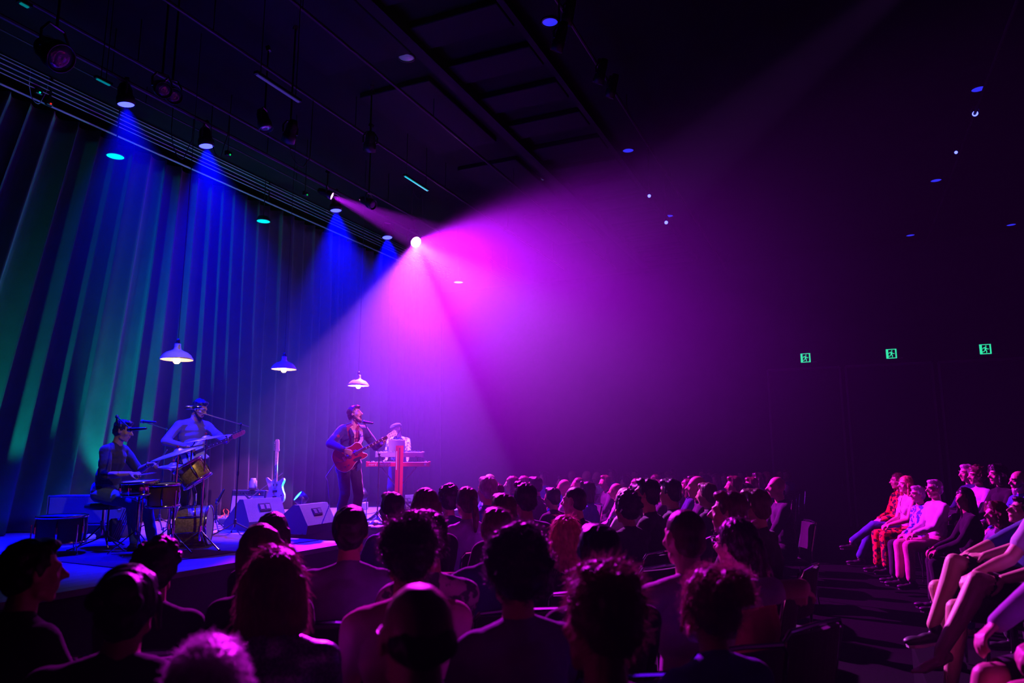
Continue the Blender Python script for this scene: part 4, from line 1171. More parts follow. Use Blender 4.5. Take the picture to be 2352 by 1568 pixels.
floor_item('effects_unit', 'black effects unit on the deck right of the pale wooden box', 'effects unit', on_stage(868, 1216), (.26, .12, .05), 10, M_CAB)
floor_item('power_strip', 'dark box with cables beside the amplifier on the deck', 'box', at_z(520, 1203, S), (.22, .16, .09), 15, mat('box_olive', (.10, .10, .05), .6))
floor_item('effects_pedal', 'small red and black pedal behind the left monitor', 'pedal', at_z(665, 1184, S), (.15, .10, .06), 30, mat('pedal_red', (.35, .03, .03), .4))
floor_item('music_case', 'low pale case standing on the deck behind the singer', 'case', at_z(838, 1170, S), (.20, .08, .14), 20, mat('case_grey', (.3, .3, .35), .6))
def cable(label, pts, m=M_CABLE, r=.006, wav=0.0, seed=0):
    P = [V(p) for p in pts]; out = []
    rr = random.Random(seed)
    for i in range(len(P) - 1):
        for k in range(6):
            t = k / 6; q = P[i].lerp(P[i + 1], t); out.append(q + V((wav * math.sin(i * 2 + t * 6 + seed), wav * math.cos(i * 3 + t * 5), 0)))
    out.append(P[-1])
    o = P[0].copy(); b = MB(); b.tube([tuple(q - o) for q in out], r, 6); ob = b.build('cable', m, smooth=True); ob.location = o
    return tag(ob, label, 'cable')
z = S + .012
def cz(x, y): p = at_z(x, y, S); return (p.x, p.y, z)
cable('orange cable tangle on the deck beside the amplifier', [tuple(V(cz(503, 1192))), tuple(V(cz(512, 1188)) + V((0, 0, .03))), tuple(V(cz(519, 1180)) + V((0, 0, .12))), tuple(V(cz(522, 1188)) + V((0, 0, .04))), cz(524, 1192)], mat('orange_cable', (.8, .16, .03), .5), .007, .02)
cable('black cable looping over the deck at the near microphone stand', [cz(262, 1276), cz(290, 1283), cz(330, 1279), cz(372, 1272), cz(412, 1270), cz(440, 1255)], wav=.04)
cable('black cable running from the tall boom stand to the monitor', [cz(541, 1213), cz(550, 1228), cz(568, 1235), cz(590, 1228)], wav=.02, seed=2)
cable('black cable along the deck behind the monitors', [cz(660, 1200), cz(700, 1192), cz(780, 1188), cz(850, 1180), cz(900, 1170)], wav=.03, seed=3)
cable('black cable lying across the rug towards the amplifier', [cz(395, 1246), cz(440, 1238), cz(480, 1226), cz(515, 1207)], wav=.04, seed=5)

# LED floor lamps (round cans on yokes)
M_LED = lens_mat((0.02, 0.85, 0.65), 14)
for i, ((p, t, c, e, a), lab) in enumerate(zip(FLOOR_LAMPS, ['teal floor lamp hidden behind the speaker cabinet', 'teal floor lamp behind the drum kit', 'glowing teal floor lamp between the spare guitar and the singer', 'small glowing teal floor lamp behind the singer\'s legs', 'teal floor lamp behind the keyboard player', 'added teal floor lamp aimed steeply up to tint the curtain rails', 'violet floor lamp behind the guitar amplifier'])):
    d = (V(t) - V(p)).normalized()
    root = empty('floor_lamp', lab, 'floor lamp', V(p) - d * .03, group='colour lamps on the stage floor', rot=d.to_track_quat('Z', 'Y').to_euler())
    r0 = .10
    MB().lathe([(0, -.16), (r0 * .8, -.15), (r0, -.10), (r0, .012), (r0 * .9, .012), (r0 * .88, -.01), (0, -.01)], n=24).build('lamp_body', M_METAL, root, True)
    MB().lathe([(0, .002), (r0 * .86, .001), (r0 * .86, -.006)], n=24).build('lens', M_LED if c == TEAL else lens_mat((.5, .05, 1), 8), root, True)
    inv = root.rotation_euler.to_matrix().transposed(); dn = inv @ V((0, 0, -1)); sd = inv @ V((0, 0, 1)).cross(d).normalized()
    zc = V((0, 0, -.05)); hh = root.location.z - S - .004
    y = MB(); y.tube([zc + sd * (r0 + .01), zc + sd * (r0 + .02) + dn * hh, zc - sd * (r0 + .02) + dn * hh, zc - sd * (r0 + .01)], .009, 6); y.build('yoke', M_STEEL, root)

# ================================================================== THE BAND
fwd = V((0, 1, 0))
# --- singer with a hollow-body guitar
loc = on_stage(796, 1217); yw = yawof(246)
gu = V((-.80, .40, .47)).normalized(); gn = V((.22, 1, .12)); gn = (gn - gu * gn.dot(gu)).normalized(); gv = gn.cross(gu)
gc = V((.12, .235, 1.03))
rh = gc + gn * .075 + gu * .02 + gv * -.0 + V((.02, 0, .03)); lh = gc + gu * .50 - gn * .045 - gv * .035
_, I = person('person', 'singing guitarist in a dark blazer and red shirt, mouth wide open at the microphone', loc, yw, stand=True, lean=3, sidelean=-4, twist=0, head=(34, 12, -6), hands=(rh + V((.075, -.02, .045)), lh - V((-.01, .05, .03))), elbows=((.8, -.5, -.2), (-.8, -.2, -1)),
    hdir=((-.8, .25, -.45), (-.35, .65, .60)), hnorm=(tuple(gn), tuple(-gv * .6 - gn * .8)), curl=(.55, .95), feet=((.16, .04, .085), (-.13, -.02, .085)), toes=((.35, 1, 0), (-.3, 1, 0)),
    shirt=C_MAROON, jacket=C_NAVY, pants=C_BLACK, hair='slick', hairc=H_DARK, vox=.0065, hvox=.005, mouth=1.0, beard=(H_DARK,), facehi=True, neckopen=.032, scale=1.0, belly=.01, strand=500, strandlen=.02)
g = guitar('electric_guitar', 'red sunburst hollow-body guitar with pale edging held by the singer', 'guitar', local_to_world(loc, yw, gc), Matrix.Rotation(yw, 3, 'Z') @ gu, Matrix.Rotation(yw, 3, 'Z') @ gn, HOLLOW, M_SUNB, .42, hollow=True, th=.075, headm=M_IVORY, neckm=M_ROSE, k=.93)
def strap(g, pts, m, w=.05):
    Mi = (Matrix.Translation(g.location) @ g.rotation_euler.to_matrix().to_4x4()).inverted()
    P = [Mi @ V(p) for p in pts]; b = MB(); vs = []
    Q = []
    for i in range(len(P) - 1):
        for k in range(5): Q.append(P[i].lerp(P[i + 1], k / 5))
    Q.append(P[-1])
    for i, p in enumerate(Q):
        d = (Q[min(i + 1, len(Q) - 1)] - Q[max(0, i - 1)]).normalized(); s = d.cross(V((0, 0, 1)));
        s = s.normalized() * w / 2
        n = s.cross(d).normalized() * .0015
        vs += [p - s - n, p + s - n, p + s + n, p - s + n]
    fs = []
    for i in range(len(Q) - 1):
        a = i * 4
        for k in range(4): fs.append((a + k, a + (k + 1) % 4, a + 4 + (k + 1) % 4, a + 4 + k))
    b.add(vs, fs); b.build('strap', m, g)
LW = lambda p: local_to_world(loc, yw, p)
strap(g, [LW(gc + gu * .20 + gv * .10 - gn * .03), LW((-.10, .19, 1.28)), LW((-.115, .13, 1.42)), LW((-.105, .03, 1.475))], mat('strap_tan', (.45, .30, .18), .6))
mp_ = at_d(829, 970, 11.35)
mic_stand('microphone_stand', 'tall straight microphone stand with a slanted boom in front of the singer', on_stage(866, 1205), 1.06, at_d(836, 969, 9.9), micdir=(at_d(858, 973, 9.85) - at_d(829, 969, 10.0)), foot=.28, back=.40)
cable('pale guitar cable hanging from the singer\'s guitar to the deck', [local_to_world(loc, yw, gc - gu * .22), at_d(748, 1095, 10.1), at_d(753, 1105, 10.1), at_d(757, 1150, 10.1), (at_z(757, 1200, S).x, at_z(757, 1200, S).y, S + .02)], mat('cable_pale', (.35, .3, .35), .5), .006)

# --- drummer
loc = on_stage(229, 1261); yw = yawof(AZ_R - 4)
rhp, lhp = V((.13, .37, .83)), V((-.10, .44, .93))
_, I = person('person', 'dark-haired drummer in a short-sleeved dark shirt sitting on the stool with two sticks', loc, yw, lean=10, head=(4, -12, 0), pelvis=(0, 0, .635), hands=(rhp, lhp), elbows=((.5, -.8, -.5), (-.6, -.5, -.6)), hdir=((-.05, 1, .02), (.1, 1, .05)), hnorm=((.4, 0, 1), (-.4, 0, 1)), curl=(1.0, 1.0),
    feet=((.17, .50, .10), (-.15, .52, .085)), shirt=C_CHAR, sleeve='elbow', pants=C_DENIM, hair='short', hairc=H_DARK, vox=.0075, hvox=.006, facehi=True, scale=1.0, beard=None, skin=SKIN2, strand=500, strandlen=.03)
LW = lambda p: local_to_world(loc, yw, p)
b = MB(); b.tube([LW(lhp + V((.024 * math.cos(a), -.022, .024 * math.sin(a)))) for a in np.linspace(0, 2 * PI, 13)], .006, 6)
o = b.build('wristwatch', M_CHROME, smooth=True); tag(o, 'silver wristwatch on the drummer\'s far wrist', 'watch')
for hp_, tgt, lab in ((rhp, at_d(371, 1083, 7.75), 'level drumstick in the drummer\'s nearer hand'), (lhp, at_d(374, 1047, 8.1), 'raised drumstick in the drummer\'s farther hand, pointing at the crash cymbal')):
    h = LW(hp_ + V((0, .075, -.018))); d = (tgt - h).normalized(); stick(lab, h - d * .06, d)

# --- bassist
loc = at_d(424, 1200, 9.3); loc.z = S; yw = yawof(258)
bu = V((-.44, .80, .36)).normalized(); bn = V((.45, .9, .25)); bn = (bn - bu * bn.dot(bu)).normalized(); bv = bn.cross(bu); bc = V((.08, .23, 1.06))
r2 = bc + bn * .07 + bu * .02; l2 = bc + bu * .47 - bn * .035 - bv * .03
_, I = person('person', 'bearded bass player in a loose grey shirt looking down behind the drum kit', loc, yw, stand=True, lean=6, head=(24, -24, 0), hands=(r2 + V((.07, -.02, .05)), l2 - V((.0, .06, .02))), elbows=((.9, -.4, -.2), (-.8, 0, -1)), hdir=((-.8, .3, -.4), (-.3, .7, .55)), hnorm=(tuple(bn), tuple(-bv * .6 - bn * .8)), curl=(.5, .9),
    shirt=C_PURP, sleeve='long', pants=C_BLACK, hair='short', hairc=H_DARK, beard=(H_DARK, .4), vox=.008, hvox=.006, facehi=True, scale=1.02, belly=.055, shoulder=1.10, glass=True)
guitar('bass_guitar', 'white bass guitar with a red headstock held behind the cymbals', 'bass guitar', local_to_world(loc, yw, bc), Matrix.Rotation(yw, 3, 'Z') @ bu, Matrix.Rotation(yw, 3, 'Z') @ bn, SOLID, M_IVORY, .50, bass=True, headstock='side', headm=mat('red_headstock', (.55, .06, .05), .35), neckm=M_MAPLE, guard=smooth_poly([(-.10, -.03), (.02, .02), (.15, .05), (.17, -.04), (.10, -.10), (-.05, -.12)]), guardm=M_WHITE, k=.86)

# --- keyboard player, keyboards and the red column
loc = at_d(913, 1168, 12.9); loc.z = S; yw = yawof(196)
KD = V((math.cos(R(207)), math.sin(R(207)), 0)); KR = V((math.sin(YAW), -math.cos(YAW), 0))
kc = at_d(916, 1066, 12.25); uc = at_d(919, 1044, 12.35)
def W2L(p): return (Matrix.Rotation(-yw, 3, 'Z') @ (V(p) - loc))
hl = W2L(at_d(884, 1060, 12.42)); hr = W2L(at_d(937, 1054, 12.5))
_, I = person('person', 'keyboard player in a flat cap and floral shirt bending over the keys', loc, yw, stand=True, lean=17, sidelean=-4, head=(-26, -14, 10), hands=(hl, hr), elbows=((.6, -.8, -.6), (-.6, -.8, -.6)), hdir=((0, 1, -.2), (0, 1, -.2)), curl=(.35, .35),
    shirt=C_BLUFLO, sleeve='elbow', pants=C_NAVY, hair='buzz', hairc=H_BROWN, beard=(H_BROWN,), vox=.009, hvox=.007, facehi=True, headwear='flat_cap', scale=.95)
def keyboard(name, label, c, L, az, back, keys_m, depth=.30, h=.075, text=None, knobs=0):
    root = empty(name, label, 'keyboard', c, yawof(az), 'keyboards on the double stand')
    MB().box((0, 0, 0), (L - .05, depth, h), bevel=.006).build('body', M_KEYB if not knobs else M_CAB, root)
    bp = MB().box((0, depth / 2 + .004, 0), (L - .05, .010, h * .92), bevel=.002).build('back_panel', back, root)
    for s in (-1, 1): MB().box((s * (L / 2 - .016), 0, .004), (.03, depth + .02, h + .014), bevel=.006).build('end_cheek', back, root)
    k = MB(); n = int((L - .12) / .0235)
    for i in range(n): k.box((-(n - 1) / 2 * .0235 + i * .0235, -depth / 2 + .085, h / 2 + .006), (.0222, .14, .014), bevel=.002)
    k.build('white_keys', M_IVORY, root)
    k = MB()
    for i in range(n - 1):
        if i % 7 in (0, 1, 3, 4, 5): k.box((-(n - 1) / 2 * .0235 + i * .0235 + .01175, -depth / 2 + .11, h / 2 + .020), (.012, .09, .016), bevel=.002)
    k.build('black_keys', M_KEYB, root)
    for i in range(knobs): MB().cyl((-L * .4 + i * L * .8 / (knobs - 1), depth / 2 - .05, h / 2), (-L * .4 + i * L * .8 / (knobs - 1), depth / 2 - .05, h / 2 + .018), .011, n=10).build('knob', M_WHITE, root)
    if text:
        cu = bpy.data.curves.new('lettering', 'FONT'); cu.body = text; cu.size = .062; cu.extrude = .0008; cu.align_x = 'LEFT'; cu.align_y = 'CENTER'; cu.space_character = 1.05
        o = bpy.data.objects.new('tmp', cu); col.objects.link(o)
        me = bpy.data.meshes.new_from_object(o.evaluated_get(bpy.context.evaluated_depsgraph_get())); bpy.data.objects.remove(o)
        me.materials.clear()
        t = link('lettering', me, M_WHITE, bp); t.location = (L / 2 - .05, depth / 2 + .0105, 0); t.rotation_euler = (R(90), 0, R(180)); t.scale = (1.05, 1, 1)
        MB().box((-L / 2 + .075, depth / 2 + .0105, .0), (.035, .003, .035)).build('socket_plate', M_WHITE, bp)
    return root
keyboard('keyboard', 'long red keyboard with white lettering, lower of the two on the stand', kc, 1.07, 207, M_REDK, M_IVORY, text='nord electro')
keyboard('synthesizer', 'shorter silver synthesizer with red ends above the red keyboard', uc, .81, 207, mat('synth_silver', (.45, .40, .48), .4), M_IVORY, depth=.28, h=.085, knobs=12)
kb = V((kc.x, kc.y, S)); rs = empty('keyboard_stand', 'black double keyboard stand behind the red column', 'keyboard stand', kb, yawof(207))
hk = kc.z - S - .045
for s in (-1, 1):
    b = MB(); b.tube([(s * .42, .16, .02), (s * -.05, 0, hk * .5), (s * .30, .0, hk)], .016, 8); b.build('leg', M_METAL, rs)
    MB().box((s * .42, 0, .018), (.04, .50, .03), bevel=.005).build('foot_bar', M_METAL, rs)
    MB().box((s * .30, -.02, hk), (.04, .34, .03), bevel=.005).build('support_arm', M_METAL, rs)
    b = MB(); b.tube([(s * .30, -.15, hk), (s * .30, -.19, hk + .17), (s * .30, .12, hk + .17)], .012, 6); b.build('upper_arm', M_METAL, rs)
ct = at_d(918, 1023, 11.8)
cr = empty('red_column', 'tall red lacquered column standing in front of the keyboards', 'column', (ct.x, ct.y, S), yawof(207 + 8))
hC = ct.z - S
MB().prism([(-.062, -.05), (.062, -.05), (.062, .05), (.02, .065), (-.02, .065), (-.062, .05)], .03, hC).build('post', M_REDK, cr)
MB().box((0, .06, hC / 2), (.020, .012, hC * .94)).build('slot', mat('dark_slot', (.12, .0, .01), .4), cr)
for k in range(12): pass
MB().box((.045, .056, hC * .80), (.012, .004, .30)).build('printed_strip', M_IVORY, cr)
MB().lathe([(0, .035), (.16, .03), (.19, .012), (.19, 0), (0, 0)], n=28).build('base', M_METAL, cr)
# sheet holder on top of the keyboards
p = uc + V((0, 0, .10)) - KD * .05
o = MB().box((0, 0, .10), (.28, .01, .22), Matrix.Rotation(R(-15), 3, 'X')).build('music_sheet', M_WHITE); o.location = (p.x - .12, p.y, p.z - .055); o.rotation_euler = (0, 0, yawof(207)); tag(o, 'white music sheet propped above the synthesizer', 'sheet music')

# --- remaining stands
sA = on_stage(242, 1262)
mic_stand('microphone_stand', 'tall black boom stand in front of the drummer, microphone at his mouth', sA, at_d(254, 948, 7.5).z - S, at_d(301, 986, 7.5), micdir=right * 1.0 + UP * .06, foot=.36, back=.03, a0=.4)
mic_stand('microphone_stand', 'black boom stand right of the drums reaching back over the bass player', on_stage(538, 1228), at_d(552, 966, 8.8).z - S, at_d(447, 944, 8.4), micdir=None, foot=.36, back=.28, a0=.9, kind=None)
# the overhead microphone itself
p = at_d(440, 936, 8.5)
r_ = empty('overhead_microphone', 'large silver overhead microphone at the end of the long boom', 'microphone', p)
MB().tube([tuple(right * -.07), tuple(right * -.05), tuple(right * .02)], [.016, .024, .024], 14).build('grille', M_STEEL, r_, True)
MB().tube([tuple(right * .02), tuple(right * .12), tuple(right * .13)], [.022, .020, .010], 14).build('microphone_body', M_CHROME, r_, True)
MB().tube([tuple(right * .06), tuple(right * .06 - UP * .05)], .006, 6).build('clip', M_METAL, r_)
mic_stand('microphone_stand', 'black boom stand in front of the rack tom, leaning over the kit', on_stage(425, 1247), at_d(447, 1024, 7.9).z - S, at_d(447, 1016, 7.95), micdir=UP * -1 + right * .1, foot=.30, back=.02, kind=None, a0=.3)
mic_stand('microphone_stand', 'black boom stand between the drummer and bassist with a pencil microphone', at_z(364, 1214, S), at_d(366, 976, 9.3).z - S, at_d(330, 968, 9.1), micdir=right * 1.0 - UP * .05, foot=.28, back=.12)
mic_stand('microphone_stand', 'short boom stand aimed at the amplifier grille', on_stage(618, 1196), .62, at_d(572, 1145, 11.0), micdir=V((-.6, -.2, .3)), foot=.2, back=.42, kind='vocal', base_r=None)
mic_stand('microphone_stand', 'low boom stand beside the bass drum', at_z(494, 1218, S), .42, at_d(500, 1152, 9.0), micdir=V((.3, -.2, .8)), foot=.18, back=.16)
# spare guitar on its stand
p = at_d(632, 1128, 11.3)
g_ = guitar('electric_guitar', 'pale offset guitar with a dark rosewood neck standing upright on a floor stand', 'guitar', p, UP + right * -.05 - towards * .14, towards * 1.0 - right * .25 + UP * .1, SOLID, M_MAPLE, .46, headstock='side', headm=M_MAPLE, neckm=M_MAPLE, board=M_MAPLE, guard=smooth_poly([(-.13, -.06), (.0, .02), (.15, .08), (.16, -.02), (.08, -.10), (-.08, -.13)]), guardm=M_WHITE)
rs = empty('guitar_stand', 'black guitar stand under the spare guitar', 'guitar stand', (p.x, p.y, S), yawof(207))
hb = p.z - S - .20
for a in (-.9, .9, 3.1): MB().tube([(0, -.05, hb + .15), (math.sin(a) * .22, math.cos(a) * .18 - .02, .01)], .009, 6).build('leg', M_METAL, rs)
for s in (-1, 1): MB().tube([(0, -.06, hb), (s * .09, -.05, hb - .01), (s * .10, .06, hb - .015)], .009, 6).build('cradle', M_METAL, rs)
MB().tube([(0, -.08, hb), (0, -.10, hb + .55)], .009, 6).build('upright', M_METAL, rs)

# ================================================================== THE AUDIENCE
def chair_proto():
    r = empty('stacking_chair', 'x', 'chair', (0, -60, 0))
    sm = cloth('chair', (0.015, 0.014, 0.018))
    MB().box((0, .02, .455), (.46, .44, .05), bevel=.02).build('seat', sm, r)
    b = MB(); n = 9; vs = []; fs = []
    for j in range(6):
        z = .60 + .30 * j / 5
        for i in range(n):
            x = -.21 + .42 * i / (n - 1); y = -.205 - .03 * (1 - (x / .21) ** 2) - .05 * (j / 5); vs.append((x, y, z))
    m0 = len(vs)
    vs += [(x, y - .03, z) for x, y, z in vs]
    for j in range(5):
        for i in range(n - 1):
            a = j * n + i; fs.append((a, a + 1, a + n + 1, a + n)); fs.append((m0 + a, m0 + a + n, m0 + a + n + 1, m0 + a + 1))
    ring = [i for i in range(n)] + [k * n + n - 1 for k in range(1, 6)] + [5 * n + i for i in range(n - 2, -1, -1)] + [k * n for k in range(4, 0, -1)]
    for k in range(len(ring)): a, c = ring[k], ring[(k + 1) % len(ring)]; fs.append((a, m0 + a, m0 + c, c))
    b.add(vs, fs).build('backrest', sm, r)
    for s in (-1, 1):
        MB().tube([(s * .235, .22, .01), (s * .235, .20, .44), (s * .235, .0, .44)], .011, 8).build('leg', M_CHROME, r)
        MB().tube([(s * .235, -.26, .01), (s * .235, -.20, .44), (s * .235, -.215, .60), (s * .228, -.275, .88), (s * .20, -.285, .915), (0, -.295, .925)], .011, 8).build('leg', M_CHROME, r)
    MB().tube([(-.235, -.16, .425), (.235, -.16, .425)], .009, 6).build('crossbar', M_CHROME, r)
    MB().tube([(-.235, .16, .425), (.235, .16, .425)], .009, 6).build('crossbar', M_CHROME, r)
    return r
CH = chair_proto()
ch_first = [True]
placed = []
def chair_at(loc, yaw, label, group='stacking chairs of the audience'):
    c = CH if ch_first[0] else copy_tree(CH)
    ch_first[0] = False
    c.location = loc; c.rotation_euler = (0, 0, yaw); c['label'] = label; c['group'] = group
    return c
def look_yaw(x, y, tx=8.8, ty=8.0): return math.atan2(ty - y, tx - x) - PI / 2
def put(root, I, p, base, yaw):
    """moves a seated figure so that its head stands under p"""
    h = I['head'] + I['Mh'] @ V((0, -.02, 0)); sc = (p.z - base) / (h.z + .125)
    root.scale = (sc,) * 3
    q = Matrix.Rotation(yaw, 3, 'Z') @ V((h.x, h.y, 0)) * sc
    root.location = (p.x - q.x, p.y - q.y, base)
    return root.location.copy(), sc
def sit(px, yt, D, who, label, base=0.0, az=None, dyaw=0, chair=True, **k):
    p = at_d(px, yt, D)
    yaw = yawof(az) if az is not None else look_yaw(p.x, p.y) + R(dyaw)
    k.setdefault('vox', .011 if D < 4.5 else .014)
    k.setdefault('hvox', .007 if D < 4.5 else .010)
    root, I = person('person', label, (px / 100, D, base), yaw, group=k.pop('grp', 'seated audience members'), **k)
    loc, sc = put(root, I, p, base, yaw)
    placed.append((loc.x, loc.y, who))
    if chair: chair_at((loc.x, loc.y, base), yaw, 'black chair with chrome frame under the ' + who)
    return root, I, loc, yaw, sc
# near rows
N = dict
sit(72, 1238, 2.75, 'silhouetted man at the left edge', 'silhouetted man at the left edge turned to the right in profile', dyaw=-38, head=(-22, 0, 0), hair='short', hairc=H_BLACK, shirt=C_BLACK, vox=.008)
sit(362, 1243, 3.1, 'dark head below the drum kit', 'dark round-headed person below the drum kit, seen from behind', hair='curly', hairc=H_BLACK, shirt=C_BLACK, shoulder=.95)
sit(297, 1300, 2.25, 'hunched dark person at the lower left', 'hunched dark person with a broad back at the lower left', hair='bun', hairc=H_BLACK, shirt=C_BLACK, lean=22, shoulder=1.15, head=(0, 10, 0), dyaw=-10)
sit(628, 1178, 4.1, 'long-haired woman right before the monitor', 'dark long-haired woman just in front of the left wedge monitor, the farther one', hair='long', hairc=H_DARK, female=True, shirt=C_BLACK)
sit(603, 1206, 3.15, 'long-haired woman in front of the other', 'dark long-haired woman nearer than her twin at the left monitor', hair='long', hairc=H_BROWN, female=True, shirt=C_BLACK, head=(0, -8, -8))
sit(806, 1162, 3.65, 'short-haired man below the singer', 'short-haired man in a dark round-neck top directly below the singer', hair='short', hairc=H_DARK, shirt=C_PURP, sleeve='short', vox=.009, dyaw=-16)
sit(634, 1264, 2.45, 'woman with a sparkling top', 'woman with bobbed hair lit pink and a sparkling dark blue top', hair='bob', hairc=H_AUB, female=True, shirt=C_SPARK, vox=.010, strand=2200, strandlen=.04, dyaw=-8, shoulder=1.1)
sit(940, 1192, 2.75, 'curly-haired man in a pale pink shirt', 'tall curly-haired man in a pale pink shirt in the middle front', hair='curly', hairc=H_DARK, shirt=C_PINK, sleeve='long', vox=.009, strand=2600, strandlen=.035, curlr=.006)
sit(984, 1172, 3.3, 'person in a leafy patterned shirt', 'person in a leafy patterned shirt just right of the curly-haired man', hair='short', hairc=H_DARK, shirt=C_FLORAL, strand=800, strandlen=.03, dyaw=8)
sit(964, 1331, 1.62, 'bald man with glasses', 'bald man with glasses, largest figure at the bottom centre', hair='balding', hairc=H_DARK, shirt=C_BLACK, vox=.0075, glass=True, skin=SKIN3, dyaw=4)
sit(482, 1473, 1.42, 'grey-haired head at the bottom edge', 'grey-haired person whose bright crown shows at the bottom edge', hair='short', hairc=H_WHITE, shirt=C_BLACK, strand=2500, strandlen=.018, vox=.012, hvox=.005)
sit(978, 1122, 5.0, 'long-haired woman by the stage edge', 'woman with straight long hair glowing magenta near the stage edge', hair='long', hairc=H_BROWN, female=True, shirt=C_BLACK)
sit(902, 1130, 5.5, 'man in a blue shirt at the stage edge', 'dark-haired man in a blue shirt at the stage edge, turned to the band', hair='short', hairc=H_BLACK, shirt=C_BLUE, dyaw=20)
sit(1031, 1119, 6.9, 'curly-haired person in the third row', 'curly-haired person left of the ponytailed woman, blue-rimmed', hair='bigcurly', hairc=H_DARK, shirt=C_NAVY)
sit(1073, 1118, 6.1, 'ponytailed woman in a blue collar', 'ponytailed woman with a pale blue collar, face towards the band', hair='ponytail', hairc=H_BROWN, female=True, shirt=C_LILAC)
sit(1121, 1094, 7.2, 'tall man in a bright blue shirt', 'tall grey-haired man in a bright blue shirt in the far rows', hair='short', hairc=H_GREY, shirt=C_BLUE)
sit(1157, 1133, 4.9, 'short-haired person before the tall man', 'short-haired person in front of the tall blue-shirted man', hair='short', hairc=H_BROWN, shirt=C_CHAR)
sit(1206, 1109, 5.8, 'man with a quiff', 'man with a tall quiff and a dark collared shirt', hair='quiff', hairc=H_DARK, shirt=C_PURP, strand=500, strandlen=.02)
sit(1142, 1166, 3.9, 'man with raised forearm', 'short-haired man with his left forearm raised, centre of the crowd', hair='short', hairc=H_BROWN, shirt=C_NAVY, dyaw=-6, hands=((.13, .40, .655), (-.36, .42, 1.02)), elbows=((.5, -.6, -.8), (-.8, 0, -1)), strand=700, strandlen=.018)
sit(1187, 1227, 2.5, 'person with big curls', 'person with big dark curls and a dim violet shirt, front centre', hair='bigcurly', hairc=H_BLACK, shirt=C_PURP, vox=.009, strand=2200, strandlen=.03, curlr=.007, dyaw=2)
sit(1298, 1185, 4.4, 'blonde woman', 'blonde woman with straight shoulder-length hair', hair='blunt', hairc=H_BLOND, female=True, shirt=C_BLACK, strand=1500, strandlen=.05, dyaw=-14)
sit(1376, 1204, 2.85, 'dark-haired man right of the blonde woman', 'dark-haired man in black right of the blonde woman', hair='short', hairc=H_BLACK, shirt=C_BLACK, dyaw=-12)
sit(1385, 1312, 1.85, 'tousle-haired person in black', 'person in black with tousled fringe lit magenta, lower right of centre', hair='tousled', hairc=H_BROWN, shirt=C_BLACK, vox=.008, strand=2500, strandlen=.035, head=(6, -10, 14), dyaw=8, shoulder=1.05)
sit(1573, 1166, 3.2, 'shaven-headed man in a T-shirt', 'broad shaven-headed man in a grey T-shirt with light on his shoulders', hair='buzz', hairc=H_BROWN, skin=SKIN3, shirt=C_GREY, sleeve='short', vox=.008, shoulder=1.14, dyaw=-8, hands=((.62, .10, .98), (-.13, .40, .655)), elbows=((.6, -.4, .1), (-.5, -.6, -.8)))
sit(1692, 1190, 3.5, 'ponytailed woman with glasses', 'ponytailed woman with glasses leaning on the shaven-headed man', hair='ponytail', hairc=H_DARK, female=True, shirt=C_MAROON, glass=True, vox=.008, strand=1200, strandlen=.04, skin=SKIN3, sidelean=-6, dyaw=6)
sit(1632, 1306, 2.3, 'woman with pinned-up curls', 'woman with pinned-up curls and a blue collar, bottom right of the crowd', hair='bun', hairc=H_AUB, female=True, shirt=C_BLUE, vox=.009, strand=2500, strandlen=.03, curlr=.006, head=(0, -6, 12))
sit(1678, 1128, 4.5, 'man in sharp profile', 'young man in sharp pink-lit profile above the ponytailed woman', hair='short', hairc=H_BROWN, shirt=C_BLACK, vox=.008, dyaw=22, head=(6, 2, 0), skin=SKIN3)
sit(1736, 1122, 5.2, 'person behind the profiled man', 'short-haired person just right of the profiled young man', hair='short', hairc=H_BROWN, shirt=C_CHAR, dyaw=12)
sit(1441, 1134, 6.0, 'bushy-haired person', 'bushy dark-haired person behind two empty chair frames', hair='bigcurly', hairc=H_BLACK, shirt=C_BLACK)
sit(1488, 1099, 6.3, 'man with pink-lit nose and throat', 'dark-haired man with a pink-lit nose and throat, far rows', hair='short', hairc=H_BLACK, shirt=C_BLACK, vox=.009, dyaw=18, head=(6, 4, 0))
sit(1541, 1099, 7.0, 'dark-haired person above the shaven head', 'dark-haired person in the far rows above the shaven-headed man', hair='short', hairc=H_BLACK, shirt=C_CHAR, dyaw=8)
sit(1602, 1091, 8.3, 'bald man in the haze', 'bald man with a bright forehead far back in the haze', hair='bald', skin=SKIN3, shirt=C_CHAR, dyaw=16)
sit(1785, 1093, 8.6, 'bald man near the right aisle', 'bald man with a bright crown near the dark aisle', hair='bald', skin=SKIN3, shirt=C_CHAR, dyaw=16)
sit(1322, 1116, 6.2, 'red-lit man in profile', 'short-haired man with a red-lit cheek in profile, middle rows', hair='buzz', hairc=H_DARK, shirt=C_BLACK, dyaw=20, skin=SKIN3, vox=.009)
for x, y, lab in ((1452, 1222, 'left one'), (1530, 1216, 'right one')):
    p = at_d(x, y, 5.2); c_ = chair_at((p.x, p.y, 0), look_yaw(p.x, p.y), 'empty black chair with glinting frame before the bushy-haired person, ' + lab)
